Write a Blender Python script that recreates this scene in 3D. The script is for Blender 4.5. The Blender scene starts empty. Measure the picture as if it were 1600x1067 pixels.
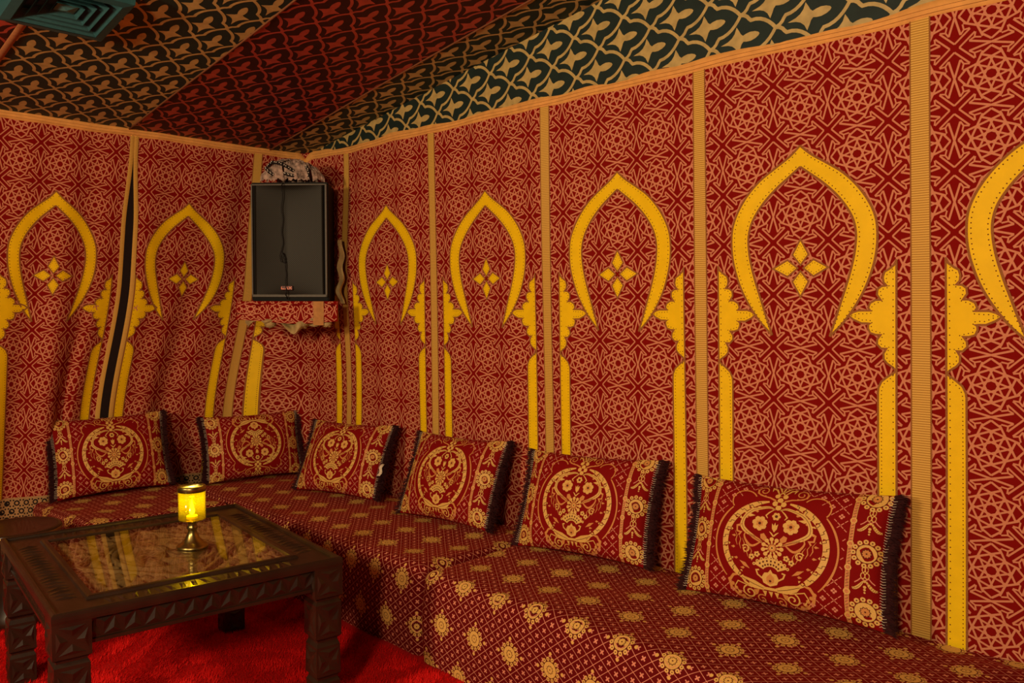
import bpy, bmesh, math, random
import numpy as np
from mathutils import Vector, Matrix

rnd = random.Random(7)
rng = np.random.default_rng(7)
SC = bpy.context.scene
COL = SC.collection
PI = math.pi

# ------------------------------------------------------------------ camera, world, light, exposure
EYE = 1.362
cam_d = bpy.data.cameras.new('camera'); cam = bpy.data.objects.new('camera', cam_d); COL.objects.link(cam)
cam_d.sensor_width = 36.0
cam_d.lens = 1293.68 * 36.0 / 1600.0
cam_d.clip_start = 0.05
YAW, PITCH, ROLL = 0.7830, -0.0416, -0.0014
cam.matrix_world = (Matrix.Translation((4.4255, -2.7, EYE)) @ Matrix.Rotation(YAW, 4, 'Z')
                    @ Matrix.Rotation(PI / 2 + PITCH, 4, 'X') @ Matrix.Rotation(-ROLL, 4, 'Z'))
SC.camera = cam

world = bpy.data.worlds.new('tent_bounce_fill'); SC.world = world; world.use_nodes = True
world.node_tree.nodes['Background'].inputs[0].default_value = (1.0, 0.62, 0.36, 1)
world.node_tree.nodes['Background'].inputs[1].default_value = 0.03  # faint even warm fill added in place of bounce from the unbuilt tent

def area(name, loc, target, size, power, color):
    d = bpy.data.lights.new(name, 'AREA'); d.shape = 'DISK'; d.size = size; d.energy = power; d.color = color
    o = bpy.data.objects.new(name, d); COL.objects.link(o); o.location = loc
    o.rotation_euler = (Vector(target) - Vector(loc)).to_track_quat('-Z', 'Y').to_euler()
    return o
# wall lamps of the tent side behind the camera
area('wall_lamp_far_offscreen', (2.2, -4.3, 2.0), (2.1, 0.0, 1.35), 0.40, 56, (1.0, 0.75, 0.45))
area('wall_lamp_near_offscreen', (4.6, -4.2, 2.05), (3.2, 0.0, 1.3), 0.40, 72, (1.0, 0.75, 0.45))
SC.view_settings.view_transform = 'Standard'
SC.view_settings.look = 'None'
SC.view_settings.gamma = 1.0
SC.view_settings.use_curve_mapping = False
SC.view_settings.exposure = 0.28

# ------------------------------------------------------------------ materials
def lin(c):
    r = []
    for x in c:
        x /= 255.0
        r.append(x / 12.92 if x <= 0.04045 else ((x + 0.055) / 1.055) ** 2.4)
    return (r[0], r[1], r[2], 1.0)

def mat(name, rgb, rough=0.8, metal=0.0, sheen=0.0, sheen_tint=None, noise=0.12, nscale=60.0, bump=0.0, bscale=200.0,
        spec=0.3, coat=0.0, detail=3.0):
    m = bpy.data.materials.new(name); m.use_nodes = True
    nt = m.node_tree; b = nt.nodes['Principled BSDF']
    tc = nt.nodes.new('ShaderNodeTexCoord')
    n = nt.nodes.new('ShaderNodeTexNoise'); n.inputs['Scale'].default_value = nscale; n.inputs['Detail'].default_value = detail
    nt.links.new(tc.outputs['Object'], n.inputs['Vector'])
    mr = nt.nodes.new('ShaderNodeMapRange'); mr.inputs[1].default_value = 0.3; mr.inputs[2].default_value = 0.7
    mr.inputs[3].default_value = 1.0 - noise; mr.inputs[4].default_value = 1.0 + noise
    nt.links.new(n.outputs[0], mr.inputs[0])
    mx = nt.nodes.new('ShaderNodeVectorMath'); mx.operation = 'SCALE'
    mx.inputs[0].default_value = lin(rgb)[:3]
    nt.links.new(mr.outputs[0], mx.inputs['Scale'])
    nt.links.new(mx.outputs[0], b.inputs['Base Color'])
    b.inputs['Roughness'].default_value = rough; b.inputs['Metallic'].default_value = metal
    b.inputs['Specular IOR Level'].default_value = spec
    b.inputs['Coat Weight'].default_value = coat
    if sheen:
        b.inputs['Sheen Weight'].default_value = sheen; b.inputs['Sheen Roughness'].default_value = 0.45
        b.inputs['Sheen Tint'].default_value = lin(sheen_tint or rgb)
    if bump:
        n2 = nt.nodes.new('ShaderNodeTexNoise'); n2.inputs['Scale'].default_value = bscale; n2.inputs['Detail'].default_value = 2
        nt.links.new(tc.outputs['Object'], n2.inputs['Vector'])
        bp = nt.nodes.new('ShaderNodeBump'); bp.inputs['Strength'].default_value = bump; bp.inputs['Distance'].default_value = 0.002
        nt.links.new(n2.outputs[0], bp.inputs['Height']); nt.links.new(bp.outputs[0], b.inputs['Normal'])
    return m

def ribbed(name, rgb, rgb2, scale, axis='Y', rough=0.75):
    """woven ribbon: fine cross ribs along the cloth's own UV"""
    m = mat(name, rgb, rough=rough, noise=0.06); nt = m.node_tree; b = nt.nodes['Principled BSDF']
    uv = nt.nodes.new('ShaderNodeUVMap'); uv.uv_map = 'UVMap'
    w = nt.nodes.new('ShaderNodeTexWave'); w.bands_direction = axis; w.inputs['Scale'].default_value = scale
    nt.links.new(uv.outputs[0], w.inputs['Vector'])
    mx = nt.nodes.new('ShaderNodeMix'); mx.data_type = 'RGBA'
    nt.links.new(w.outputs['Fac'], mx.inputs['Factor'])
    mx.inputs[6].default_value = lin(rgb2); mx.inputs[7].default_value = lin(rgb)
    nt.links.new(mx.outputs[2], b.inputs['Base Color'])
    return m

M = {}
M['wall_red'] = mat('wall_red_cloth', (128, 8, 4), rough=0.9, spec=0.12, noise=0.10, nscale=900, bump=0.15, bscale=1500)
M['wall_tan'] = mat('wall_tan_thread', (206, 128, 94), rough=0.7, noise=0.10, nscale=700, spec=0.3)
M['yellow'] = mat('yellow_satin', (244, 198, 4), rough=0.6, noise=0.05, nscale=18, bump=0.35, bscale=26, spec=0.2)
M['cord'] = mat('brown_cord', (150, 92, 42), rough=0.8, noise=0.4, nscale=700)
M['stitch'] = mat('dark_stitch', (96, 40, 12), rough=0.9)
M['ribbon'] = ribbed('tan_ribbon', (230, 182, 88), (172, 122, 46), 42.0)
M['binding'] = mat('tan_binding', (226, 160, 84), rough=0.75, noise=0.10, nscale=30, bump=0.3, bscale=60)
M['dark_strip'] = mat('dark_seam_strip', (28, 14, 12), rough=0.95)
M['ceil_green'] = mat('ceiling_dark_green', (24, 40, 37), rough=0.6, noise=0.15, nscale=20)
M['ceil_gold'] = mat('ceiling_gold_foil', (184, 158, 98), rough=0.42, noise=0.16, nscale=30, bump=0.4, bscale=60, spec=0.5)
M['ceil_maroon'] = mat('ceiling_maroon', (50, 2, 3), rough=0.6, noise=0.15, nscale=20)
M['ceil_red'] = mat('ceiling_red_foil', (166, 60, 50), rough=0.42, noise=0.16, nscale=30, bump=0.4, bscale=60, spec=0.5)
M['seat_red'] = mat('seat_maroon_brocade', (96, 3, 5), rough=0.85, spec=0.15, sheen=0.22, sheen_tint=(235, 40, 15), noise=0.10, nscale=900)
M['seat_line'] = mat('seat_pale_thread', (218, 136, 108), rough=0.7)
M['gold'] = mat('gold_thread', (222, 172, 88), rough=0.6, noise=0.12, nscale=300, spec=0.4)
M['bronze'] = mat('bronze_thread', (206, 134, 68), rough=0.65, noise=0.12, nscale=300)
M['outline'] = mat('dark_outline_thread', (92, 34, 10), rough=0.8)
M['cush_red'] = mat('cushion_red_brocade', (128, 4, 4), rough=0.85, spec=0.15, sheen=0.08, sheen_tint=(220, 40, 20), noise=0.08, nscale=900)
M['cush_bar'] = mat('cushion_pink_bar', (206, 128, 78), rough=0.7, noise=0.3, nscale=260)
M['fringe'] = mat('maroon_fringe', (46, 5, 9), rough=0.9, noise=0.3, nscale=90)
M['white_thread'] = mat('white_thread', (225, 205, 180), rough=0.8)
M['carpet'] = mat('red_carpet_base', (190, 5, 5), rough=0.95, noise=0.10, nscale=120)
M['pile'] = mat('red_carpet_pile', (230, 7, 5), rough=0.8, noise=0.12, nscale=120, sheen=0.3, sheen_tint=(255, 40, 20))
M['wood'] = mat('dark_carved_wood', (42, 25, 15), rough=0.38, noise=0.3, nscale=14, bump=0.25, bscale=40, spec=0.5, coat=0.15)
M['carved'] = mat('grey_carved_panel', (158, 122, 92), rough=0.7, noise=0.35, nscale=30, bump=0.8, bscale=90)
M['brass'] = mat('aged_brass', (158, 140, 82), rough=0.30, metal=1.0, noise=0.15, nscale=60)
M['black'] = mat('speaker_black', (11, 8, 6), rough=0.6, noise=0.1, spec=0.15)
M['frame_grey'] = mat('speaker_grey_edge', (84, 76, 66), rough=0.45)
M['wire'] = mat('black_wire', (16, 13, 11), rough=0.5)
M['badge'] = mat('badge_dark', (84, 24, 18), rough=0.4)
M['badge_text'] = mat('badge_salmon', (232, 130, 100), rough=0.4)
M['scarf'] = mat('grey_pink_scarf', (160, 134, 120), rough=0.9, noise=0.6, nscale=45, bump=0.6, bscale=90)
M['scarf_border'] = mat('scarf_black_border', (26, 18, 18), rough=0.9)
M['bead'] = mat('white_bead', (230, 220, 205), rough=0.5)
M['rag'] = mat('cream_rag', (176, 150, 100), rough=0.9, noise=0.25, nscale=22, bump=0.6, bscale=30)
M['vent'] = mat('teal_vent_paint', (66, 118, 124), rough=0.4, noise=0.08)
M['border_cream'] = mat('border_cream_print', (178, 138, 92), rough=0.85)
M['border_black'] = mat('border_black_print', (30, 20, 16), rough=0.9)
M['piping'] = mat('brown_piping', (120, 72, 44), rough=0.7)
M['seam_ribbon'] = mat('brown_seam_ribbon', (158, 100, 60), rough=0.8)
M['strap'] = mat('dull_tan_strap', (190, 134, 78), rough=0.85, noise=0.15, nscale=40, bump=0.4, bscale=50)
M['wax'] = mat('candle_wax', (250, 240, 190), rough=0.5)

def grille_mat():
    m = mat('speaker_perforated_grille', (38, 32, 23), rough=0.5, noise=0.06, nscale=200, metal=0.3)
    nt = m.node_tree; b = nt.nodes['Principled BSDF']
    uv = nt.nodes.new('ShaderNodeUVMap'); uv.uv_map = 'UVMap'
    v = nt.nodes.new('ShaderNodeTexVoronoi'); v.inputs['Scale'].default_value = 125.0; v.inputs['Randomness'].default_value = 0.0
    mp = nt.nodes.new('ShaderNodeMapping'); mp.inputs['Rotation'].default_value = (0, 0, PI / 4)
    nt.links.new(uv.outputs[0], mp.inputs[0]); nt.links.new(mp.outputs[0], v.inputs['Vector'])
    cr = nt.nodes.new('ShaderNodeMapRange'); cr.inputs[1].default_value = 0.28; cr.inputs[2].default_value = 0.40
    cr.inputs[3].default_value = 0.10; cr.inputs[4].default_value = 1.0
    nt.links.new(v.outputs['Distance'], cr.inputs[0])
    src = b.inputs['Base Color'].links[0].from_socket
    mm = nt.nodes.new('ShaderNodeVectorMath'); mm.operation = 'SCALE'
    nt.links.new(src, mm.inputs[0]); nt.links.new(cr.outputs[0], mm.inputs['Scale'])
    nt.links.new(mm.outputs[0], b.inputs['Base Color'])
    return m
M['grille'] = grille_mat()

def glass_mat(name, tint, gloss=1.0, rough=0.02, translucent=0.0, ior=1.5):
    m = bpy.data.materials.new(name); m.use_nodes = True; nt = m.node_tree
    nt.nodes.remove(nt.nodes['Principled BSDF'])
    out = nt.nodes['Material Output']
    tr = nt.nodes.new('ShaderNodeBsdfTransparent'); tr.inputs[0].default_value = lin(tint)
    gl = nt.nodes.new('ShaderNodeBsdfGlossy'); gl.inputs['Roughness'].default_value = rough
    gl.inputs[0].default_value = (gloss, gloss, gloss, 1)
    fr = nt.nodes.new('ShaderNodeFresnel'); ge = nt.nodes.new('ShaderNodeNewGeometry')
    mi = nt.nodes.new('ShaderNodeMapRange'); mi.inputs[3].default_value = ior; mi.inputs[4].default_value = 1.0 / ior   # same index from either side of a thin pane
    nt.links.new(ge.outputs['Backfacing'], mi.inputs[0]); nt.links.new(mi.outputs[0], fr.inputs[0])
    mx = nt.nodes.new('ShaderNodeMixShader'); nt.links.new(fr.outputs[0], mx.inputs[0])
    base = tr.outputs[0]
    if translucent:
        tl = nt.nodes.new('ShaderNodeBsdfTranslucent'); tl.inputs[0].default_value = lin(tint)
        m2 = nt.nodes.new('ShaderNodeMixShader'); m2.inputs[0].default_value = translucent
        nt.links.new(base, m2.inputs[1]); nt.links.new(tl.outputs[0], m2.inputs[2]); base = m2.outputs[0]
    nt.links.new(base, mx.inputs[1]); nt.links.new(gl.outputs[0], mx.inputs[2])
    nt.links.new(mx.outputs[0], out.inputs[0])
    return m
M['glass'] = glass_mat('table_glass', (240, 240, 225), ior=1.45)
M['amber'] = glass_mat('yellow_lantern_glass', (250, 232, 60), translucent=0.06, rough=0.05)

def emit(name, rgb, s):
    m = bpy.data.materials.new(name); m.use_nodes = True; b = m.node_tree.nodes['Principled BSDF']
    b.inputs['Base Color'].default_value = lin(rgb); b.inputs['Emission Color'].default_value = lin(rgb)
    b.inputs['Emission Strength'].default_value = s
    return m
M['flame'] = emit('candle_flame', (255, 236, 150), 40.0)

# ------------------------------------------------------------------ object helpers
def thing(name, label, cat, loc=(0, 0, 0), group=None, kind=None):
    o = bpy.data.objects.new(name, None); COL.objects.link(o); o.location = loc
    o.empty_display_size = 0.1
    tag(o, label, cat, group, kind)
    return o

def tag(o, label=None, cat=None, group=None, kind=None):
    if label: o['label'] = label
    if cat: o['category'] = cat
    if group: o['group'] = group
    if kind: o['kind'] = kind
    return o

def link(name, me, mats, parent=None):
    for m in mats: me.materials.append(M[m] if isinstance(m, str) else m)
    o = bpy.data.objects.new(name, me); COL.objects.link(o)
    if parent is not None: o.parent = parent
    return o

def mesh_from(name, verts, faces, mats=None, uvs=None, smooth=None):
    me = bpy.data.meshes.new(name)
    me.from_pydata([tuple(v) for v in verts] if not isinstance(verts, np.ndarray) else verts.tolist(), [], faces)
    if mats is not None: me.polygons.foreach_set('material_index', np.asarray(mats, dtype=np.int32))
    if smooth is not None:
        s = np.asarray(smooth, dtype=bool) if not isinstance(smooth, bool) else np.full(len(faces), smooth)
        me.polygons.foreach_set('use_smooth', s)
    if uvs is not None:
        lay = me.uv_layers.new(name='UVMap')
        li = np.empty(len(me.loops), dtype=np.int32); me.loops.foreach_get('vertex_index', li)
        lay.data.foreach_set('uv', np.asarray(uvs, dtype=np.float32)[li].ravel())
    me.update()
    return me

def bm_obj(name, bm, m, parent=None, smooth=False):
    me = bpy.data.meshes.new(name); bmesh.ops.recalc_face_normals(bm, faces=bm.faces); bm.to_mesh(me); bm.free()
    if smooth:
        me.polygons.foreach_set('use_smooth', np.full(len(me.polygons), True))
    return link(name, me, [m] if isinstance(m, str) else m, parent)

def bx(bm, x0, x1, y0, y1, z0, z1, bev=0.0, mi=0):
    vs = [bm.verts.new(p) for p in ((x0, y0, z0), (x1, y0, z0), (x1, y1, z0), (x0, y1, z0), (x0, y0, z1), (x1, y0, z1), (x1, y1, z1), (x0, y1, z1))]
    fs = [bm.faces.new([vs[i] for i in q]) for q in ((3, 2, 1, 0), (4, 5, 6, 7), (0, 1, 5, 4), (1, 2, 6, 5), (2, 3, 7, 6), (3, 0, 4, 7))]
    for f in fs: f.material_index = mi
    if bev:
        es = list({e for f in fs for e in f.edges})
        bmesh.ops.bevel(bm, geom=es, offset=bev, segments=2, affect='EDGES', profile=0.6)
    return vs

def lathe(bm, prof, n=32, c=(0, 0, 0), mi=0):
    rings = []
    for r, z in prof:
        rings.append([bm.verts.new((c[0] + max(r, 1e-4) * math.cos(2 * PI * k / n), c[1] + max(r, 1e-4) * math.sin(2 * PI * k / n), c[2] + z)) for k in range(n)])
    for a, b in zip(rings, rings[1:]):
        for k in range(n):
            f = bm.faces.new((a[k], a[(k + 1) % n], b[(k + 1) % n], b[k])); f.smooth = True; f.material_index = mi
    return rings

def tube(bm, pts, r, n=8, mi=0):
    pts = [Vector(p) for p in pts]; rings = []; prev = None
    for i, p in enumerate(pts):
        d = (pts[min(i + 1, len(pts) - 1)] - pts[max(i - 1, 0)]).normalized()
        a = d.orthogonal().normalized() if prev is None else (prev - d * prev.dot(d)).normalized()
        prev = a; b = d.cross(a); rr = r[i] if isinstance(r, (list, tuple)) else r
        rings.append([bm.verts.new(p + (a * math.cos(2 * PI * k / n) + b * math.sin(2 * PI * k / n)) * rr) for k in range(n)])
    for A, B in zip(rings, rings[1:]):
        for k in range(n):
            f = bm.faces.new((A[k], A[(k + 1) % n], B[(k + 1) % n], B[k])); f.smooth = True; f.material_index = mi
    for R_ in (rings[0], rings[-1]):
        f = bm.faces.new(R_); f.material_index = mi

# ------------------------------------------------------------------ woven pattern drawn as real raised thread on a surface
class Cloth:
    """polygons in cloth coordinates (u, v), laid on a surface function sf(u, v) -> point"""
    def __init__(s, sf, flip=False, clip=None):
        s.sf = sf; s.flip = flip; s.clip = clip or []; s.P = []; s.F = []; s.MI = []; s.SM = []; s.n = 0
    def raw(s, pts, faces, mi, smooth=False):
        s.P.append(np.asarray(pts, float)); s.F.extend([tuple(i + s.n for i in f) for f in faces])
        s.MI.extend([mi] * len(faces)); s.SM.extend([smooth] * len(faces)); s.n += len(pts)
    def grid(s, us, vs, mi=0, off=0.0):
        U, V = np.meshgrid(us, vs); nu = len(us); nv = len(vs)
        pts = np.stack([U.ravel(), V.ravel(), np.full(U.size, off)], 1)
        fs = [(j * nu + i, j * nu + i + 1, (j + 1) * nu + i + 1, (j + 1) * nu + i) for j in range(nv - 1) for i in range(nu - 1)]
        s.raw(pts, fs, mi, True)
    def poly(s, pts, mi, off):
        pts = [tuple(p) for p in pts]
        for (a, b, c) in s.clip:
            vals = [a * p[0] + b * p[1] - c for p in pts]
            if max(vals) <= 0: continue
            if min(vals) >= 0: return
            out = []
            for i in range(len(pts)):
                p, q = pts[i], pts[(i + 1) % len(pts)]; vp, vq = vals[i], vals[(i + 1) % len(pts)]
                if vp <= 0: out.append(p)
                if (vp < 0 < vq) or (vq < 0 < vp):
                    t = vp / (vp - vq); out.append((p[0] + (q[0] - p[0]) * t, p[1] + (q[1] - p[1]) * t))
            pts = out
            if len(pts) < 3: return
        o = off + rnd.random() * 0.00018
        s.raw([(p[0], p[1], o) for p in pts], [tuple(range(len(pts)))], mi, True)
    def stroke(s, pts, w, mi, off, maxlen=0.03, closed=False, taper=None):
        pts = [np.array(p, float) for p in pts]
        if closed: pts = pts + [pts[0]]
        q = [pts[0]]
        for a, b in zip(pts, pts[1:]):
            n = max(1, int(math.ceil(np.linalg.norm(b - a) / maxlen)))
            for k in range(1, n + 1): q.append(a + (b - a) * k / n)
        q = np.array(q); n = len(q)
        d = np.diff(q, axis=0); L = np.linalg.norm(d, axis=1, keepdims=True); d = d / np.maximum(L, 1e-9)
        if closed:
            t0 = np.vstack([d[-1:], d]); t1 = np.vstack([d, d[:1]])
        else:
            t0 = np.vstack([d[:1], d]); t1 = np.vstack([d, d[-1:]])
        t = t0 + t1; t /= np.maximum(np.linalg.norm(t, axis=1, keepdims=True), 1e-6)
        c = np.clip((t * t0).sum(1, keepdims=True), 0.5, 1)
        nn = np.stack([-t[:, 1], t[:, 0]], 1) / c
        ww = np.full((n, 1), w / 2)
        if taper is not None: ww *= np.interp(np.linspace(0, 1, n), np.linspace(0, 1, len(taper)), taper)[:, None]
        A = q + nn * ww; B = q - nn * ww
        for i in range(n - 1):
            s.poly([A[i], B[i], B[i + 1], A[i + 1]][::-1], mi, off)
    def disc(s, c, r, mi, off, n=10, a0=0.0, ry=None):
        ry = ry or r
        s.poly([(c[0] + r * math.cos(a0 + 2 * PI * k / n), c[1] + ry * math.sin(a0 + 2 * PI * k / n)) for k in range(n)], mi, off)
    def build(s, name, mats, parent=None):
        P = np.concatenate(s.P)
        e = 1e-4
        p = s.sf(P[:, 0], P[:, 1]); pu = s.sf(P[:, 0] + e, P[:, 1]) - s.sf(P[:, 0] - e, P[:, 1]); pv = s.sf(P[:, 0], P[:, 1] + e) - s.sf(P[:, 0], P[:, 1] - e)
        nrm = np.cross(pu, pv); nrm /= np.maximum(np.linalg.norm(nrm, axis=1, keepdims=True), 1e-12)
        if s.flip: nrm = -nrm
        v = p + nrm * P[:, 2:3]
        F = [f[::-1] for f in s.F] if s.flip else s.F
        return link(name, mesh_from(name, v, F, s.MI, P[:, :2], s.SM), mats, parent)

def sstep(x, a, b):
    t = np.clip((x - a) / (b - a), 0, 1); return t * t * (3 - 2 * t)

# ---- eight-fold star lattice of the wall cloth (one repeat, unit square, star in the middle)
def star_cell():
    R = 0.272; L = []
    V = [(R * math.cos(k * PI / 4), R * math.sin(k * PI / 4)) for k in range(8)]
    for k in range(8):
        a = PI / 8 + k * PI / 4; n = np.array((math.cos(a), math.sin(a))); t = np.array((-n[1], n[0])); c = n * 0.084
        L.append(([tuple(c - t * 0.236), tuple(c + t * 0.236)], 0.029))
    for k in range(8):                                              # octagon edges running on as spurs
        a, b = np.array(V[k]), np.array(V[(k + 1) % 8]); d = (b - a) / np.linalg.norm(b - a)
        if k % 2 == 0: A, B = a, b          # a on axis, b diagonal
        else: A, B = b, a; d = -d
        L.append(([tuple(A - d * 0.150), tuple(B + d * 0.205)], 0.032))
    oct_ = [([(0, 0.445), (0.138, 0.334)], 0.032),
            ([(0, 0.5), (0.298, 0.418)], 0.032),
            ([(0.298, 0.418), (0.226, 0.372), (0.214, 0.290)], 0.025),
            ([(0.226, 0.372), (0.135, 0.392)], 0.025),
            ([(0.5 - 0.066, 0.5), (0.222, 0.288)], 0.028)]
    for pts, w in oct_:
        for sx in (1, -1):
            for sy in (1, -1):
                for sw in (0, 1):
                    q = [(p[1], p[0]) if sw else p for p in pts]
                    L.append(([(p[0] * sx, p[1] * sy) for p in q], w))
    return L
STAR = star_cell()

def star_fill(cl, u_star, cw, v_star, ch, u0, u1, v0, v1, mi=1, off=0.0006):
    """u_star, v_star: the place of one star centre"""
    i0 = math.floor((u0 - u_star) / cw - 0.5); i1 = math.ceil((u1 - u_star) / cw + 0.5)
    j0 = math.floor((v0 - v_star) / ch - 0.5); j1 = math.ceil((v1 - v_star) / ch + 0.5)
    wsc = 0.5 * (cw + ch)
    cl.clip = [(-1, 0, -u0), (1, 0, u1), (0, -1, -v0), (0, 1, v1)]
    for i in range(i0, i1 + 1):
        for j in range(j0, j1 + 1):
            for pts, w in STAR:
                q = [(u_star + (i + p[0]) * cw, v_star + (j + p[1]) * ch) for p in pts]
                if max(p[0] for p in q) < u0 or min(p[0] for p in q) > u1 or max(p[1] for p in q) < v0 or min(p[1] for p in q) > v1: continue
                cl.stroke(q, w * wsc, mi, off, maxlen=0.03)
    cl.clip = []

# ------------------------------------------------------------------ the setting: measurements
HT = 2.274                    # top of the wall cloth
SEAT = 0.353
WR, U0R = 0.7784, 0.4044      # panel width and first seam of the right wall
WL = 0.692; LSEAM = [0.323, 1.015, 1.707, 2.399]
RSEAM = [U0R + k * WR for k in range(7)]
APEX, FLOW, TIP = 1.9115, 1.496, 1.264

def sf_right(U, V):
    k = np.clip(U / 0.4, 0, 1)
    x = U + 0.022 * (1.30 - V) * k
    y = (0.004 * np.sin(U * 7.1 + 1.0) * np.sin(V * 2.3) + 0.0025 * np.sin(U * 19 + V * 3.0)
         - 0.012 * np.exp(-((U - 0.42) / 0.16) ** 2) * np.sin(V * 5.0) - 0.035 * np.exp(-(U / 0.10) ** 2))
    return np.stack([x, y, V + 0 * U], 1)

def sf_left(U, V):
    drop = HT - V
    flare = 0.075 * sstep(drop, 0.75, 1.55) * sstep(U, 0.05, 0.32) * (1 - sstep(U, 1.15, 1.6))
    lean = 0.20 * sstep(U, 0.0, 0.42)
    g = np.clip(drop / 1.6, 0, 1.2)
    rip = 0.017 * g * np.sin(U * 15.0 + 0.6 + 0.5 * np.sin(V * 2.1)) + 0.007 * np.sin(U * 31 + V * 2.5) * (0.3 + g)
    pleat = -0.055 * sstep(drop, 0.7, 1.7) * np.exp(-((U - 1.225 - 0.02 * np.sin(V * 3)) / 0.035) ** 2) + 0.03 * sstep(drop, 0.5, 1.6) * np.exp(-((U - 1.33) / 0.06) ** 2)
    x = -lean * drop + rip + pleat + 0.02 * np.exp(-(U / 0.10) ** 2)
    return np.stack([x, -(U + flare), V + 0 * U], 1)

# ---- applique outlines, metres from panel axis / from the apex
OUT = [(0, 0), (55, 48), (135, 100), (215, 155), (285, 225), (340, 305), (373, 385), (381, 465), (376, 545), (358, 625), (325, 715), (275, 805), (215, 885), (150, 950)]
INN = [(0, 105), (60, 150), (115, 192), (175, 248), (225, 308), (264, 375), (281, 445), (279, 515), (265, 595), (240, 685), (210, 775), (180, 865), (150, 950)]
def resample(pts, n):
    pts = np.array(pts, float); d = np.concatenate([[0], np.cumsum(np.linalg.norm(np.diff(pts, axis=0), axis=1))])
    # Catmull-Rom smoothing through the points
    P = np.vstack([2 * pts[0] - pts[1], pts, 2 * pts[-1] - pts[-2]]); fine = []
    for i in range(1, len(P) - 2):
        for t in np.linspace(0, 1, 12, endpoint=False):
            a, b, c, e = P[i - 1], P[i], P[i + 1], P[i + 2]
            fine.append(0.5 * (2 * b + (c - a) * t + (2 * a - 5 * b + 4 * c - e) * t * t + (3 * b - a - 3 * c + e) * t ** 3))
    fine.append(pts[-1]); fine = np.array(fine)
    d = np.concatenate([[0], np.cumsum(np.linalg.norm(np.diff(fine, axis=0), axis=1))])
    s = np.linspace(0, d[-1], n)
    return np.stack([np.interp(s, d, fine[:, 0]), np.interp(s, d, fine[:, 1])], 1)
OUT_S = resample(OUT, 60) * 0.00068; INN_S = resample(INN, 60) * 0.00068
COLP = [(0, 8), (20, 45), (60, 75), (100, 97), (113, 140), (108, 180), (82, 208), (125, 212), (158, 236), (163, 280), (132, 322), (175, 322), (222, 347), (238, 385), (222, 408),
        (270, 396), (325, 398), (372, 422), (415, 450), (372, 482), (300, 512), (248, 506), (222, 494), (238, 520), (240, 552), (222, 590), (175, 604), (132, 602), (160, 640), (163, 680), (128, 714),
        (84, 712), (108, 752), (106, 800), (78, 832), (32, 860), (6, 886), (22, 906), (75, 940), (125, 980), (150, 1030), (155, 1070)]

def dots_along(cl, pts, step, r, mi, off):
    pts = np.array(pts); d = np.concatenate([[0], np.cumsum(np.linalg.norm(np.diff(pts, axis=0), axis=1))])
    for s in np.arange(step / 2, d[-1], step):
        cl.disc((np.interp(s, d, pts[:, 0]), np.interp(s, d, pts[:, 1])), r, mi, off, n=6)

AP = 0.0016   # applique stands this proud of the cloth
def make_arch(sf, flip, uc, sx, dz, parent):
    cl = Cloth(sf, flip)
    for s in (-1, 1):
        o = OUT_S * [s * sx, -1] + [uc, APEX + dz]; i = INN_S * [s * sx, -1] + [uc, APEX + dz]
        n = len(o); pts = []; fs = []
        T = np.linspace(0, 1, 5)
        for k in range(n):
            for t in T: pts.append((*(o[k] * (1 - t) + i[k] * t), AP))
        for k in range(n - 1):
            for t in range(4):
                q = (k * 5 + t, k * 5 + t + 1, (k + 1) * 5 + t + 1, (k + 1) * 5 + t)
                fs.append(q if s < 0 else q[::-1])
        cl.raw(pts, fs, 0, True)
        for e, f in ((o, i), (i, o)):
            cl.stroke(e, 0.0075, 1, AP + 0.0006, maxlen=0.02)
        w = np.linalg.norm(o - i, axis=1)
        for fr in (0.17, 0.83):
            dots_along(cl, (o * (1 - fr) + i * fr)[1:-2], 0.0155, 0.0022, 2, AP + 0.0006)
    return cl.build('arch_applique', ['yellow', 'cord', 'stitch'], parent)

def make_diamonds(sf, flip, uc, sx, dz, parent):
    k = 0.00068
    for ax in range(4):
        a = ax * PI / 2
        cl = Cloth(sf, flip)
        d0, d1, dm, hw = 0.010, 0.098, 0.046, 0.0285
        loc = [(d0, 0), (dm, hw), (d1, 0), (dm, -hw)]
        rot = lambda p: (uc + sx * (p[0] * math.cos(a) - p[1] * math.sin(a)), FLOW + dz + p[0] * math.sin(a) + p[1] * math.cos(a))
        c = (dm, 0)
        ring = [rot(p) for p in loc]
        # fan of small quads so that it follows the cloth
        mids = [((loc[i][0] + loc[(i + 1) % 4][0]) / 2, (loc[i][1] + loc[(i + 1) % 4][1]) / 2) for i in range(4)]
        for i in range(4):
            cl.poly([rot(c), rot(mids[i - 1]), rot(loc[i]), rot(mids[i])], 0, AP)
        cl.stroke(ring, 0.006, 1, AP + 0.0006, closed=True)
        sm = [(c[0] + (p[0] - c[0]) * 0.68, c[1] + (p[1] - c[1]) * 0.66) for p in loc]
        dots_along(cl, [rot(p) for p in sm + sm[:1]], 0.0105, 0.0017, 2, AP + 0.0006)
        cl.build('diamond_applique', ['yellow', 'cord', 'stitch'], parent)

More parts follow.
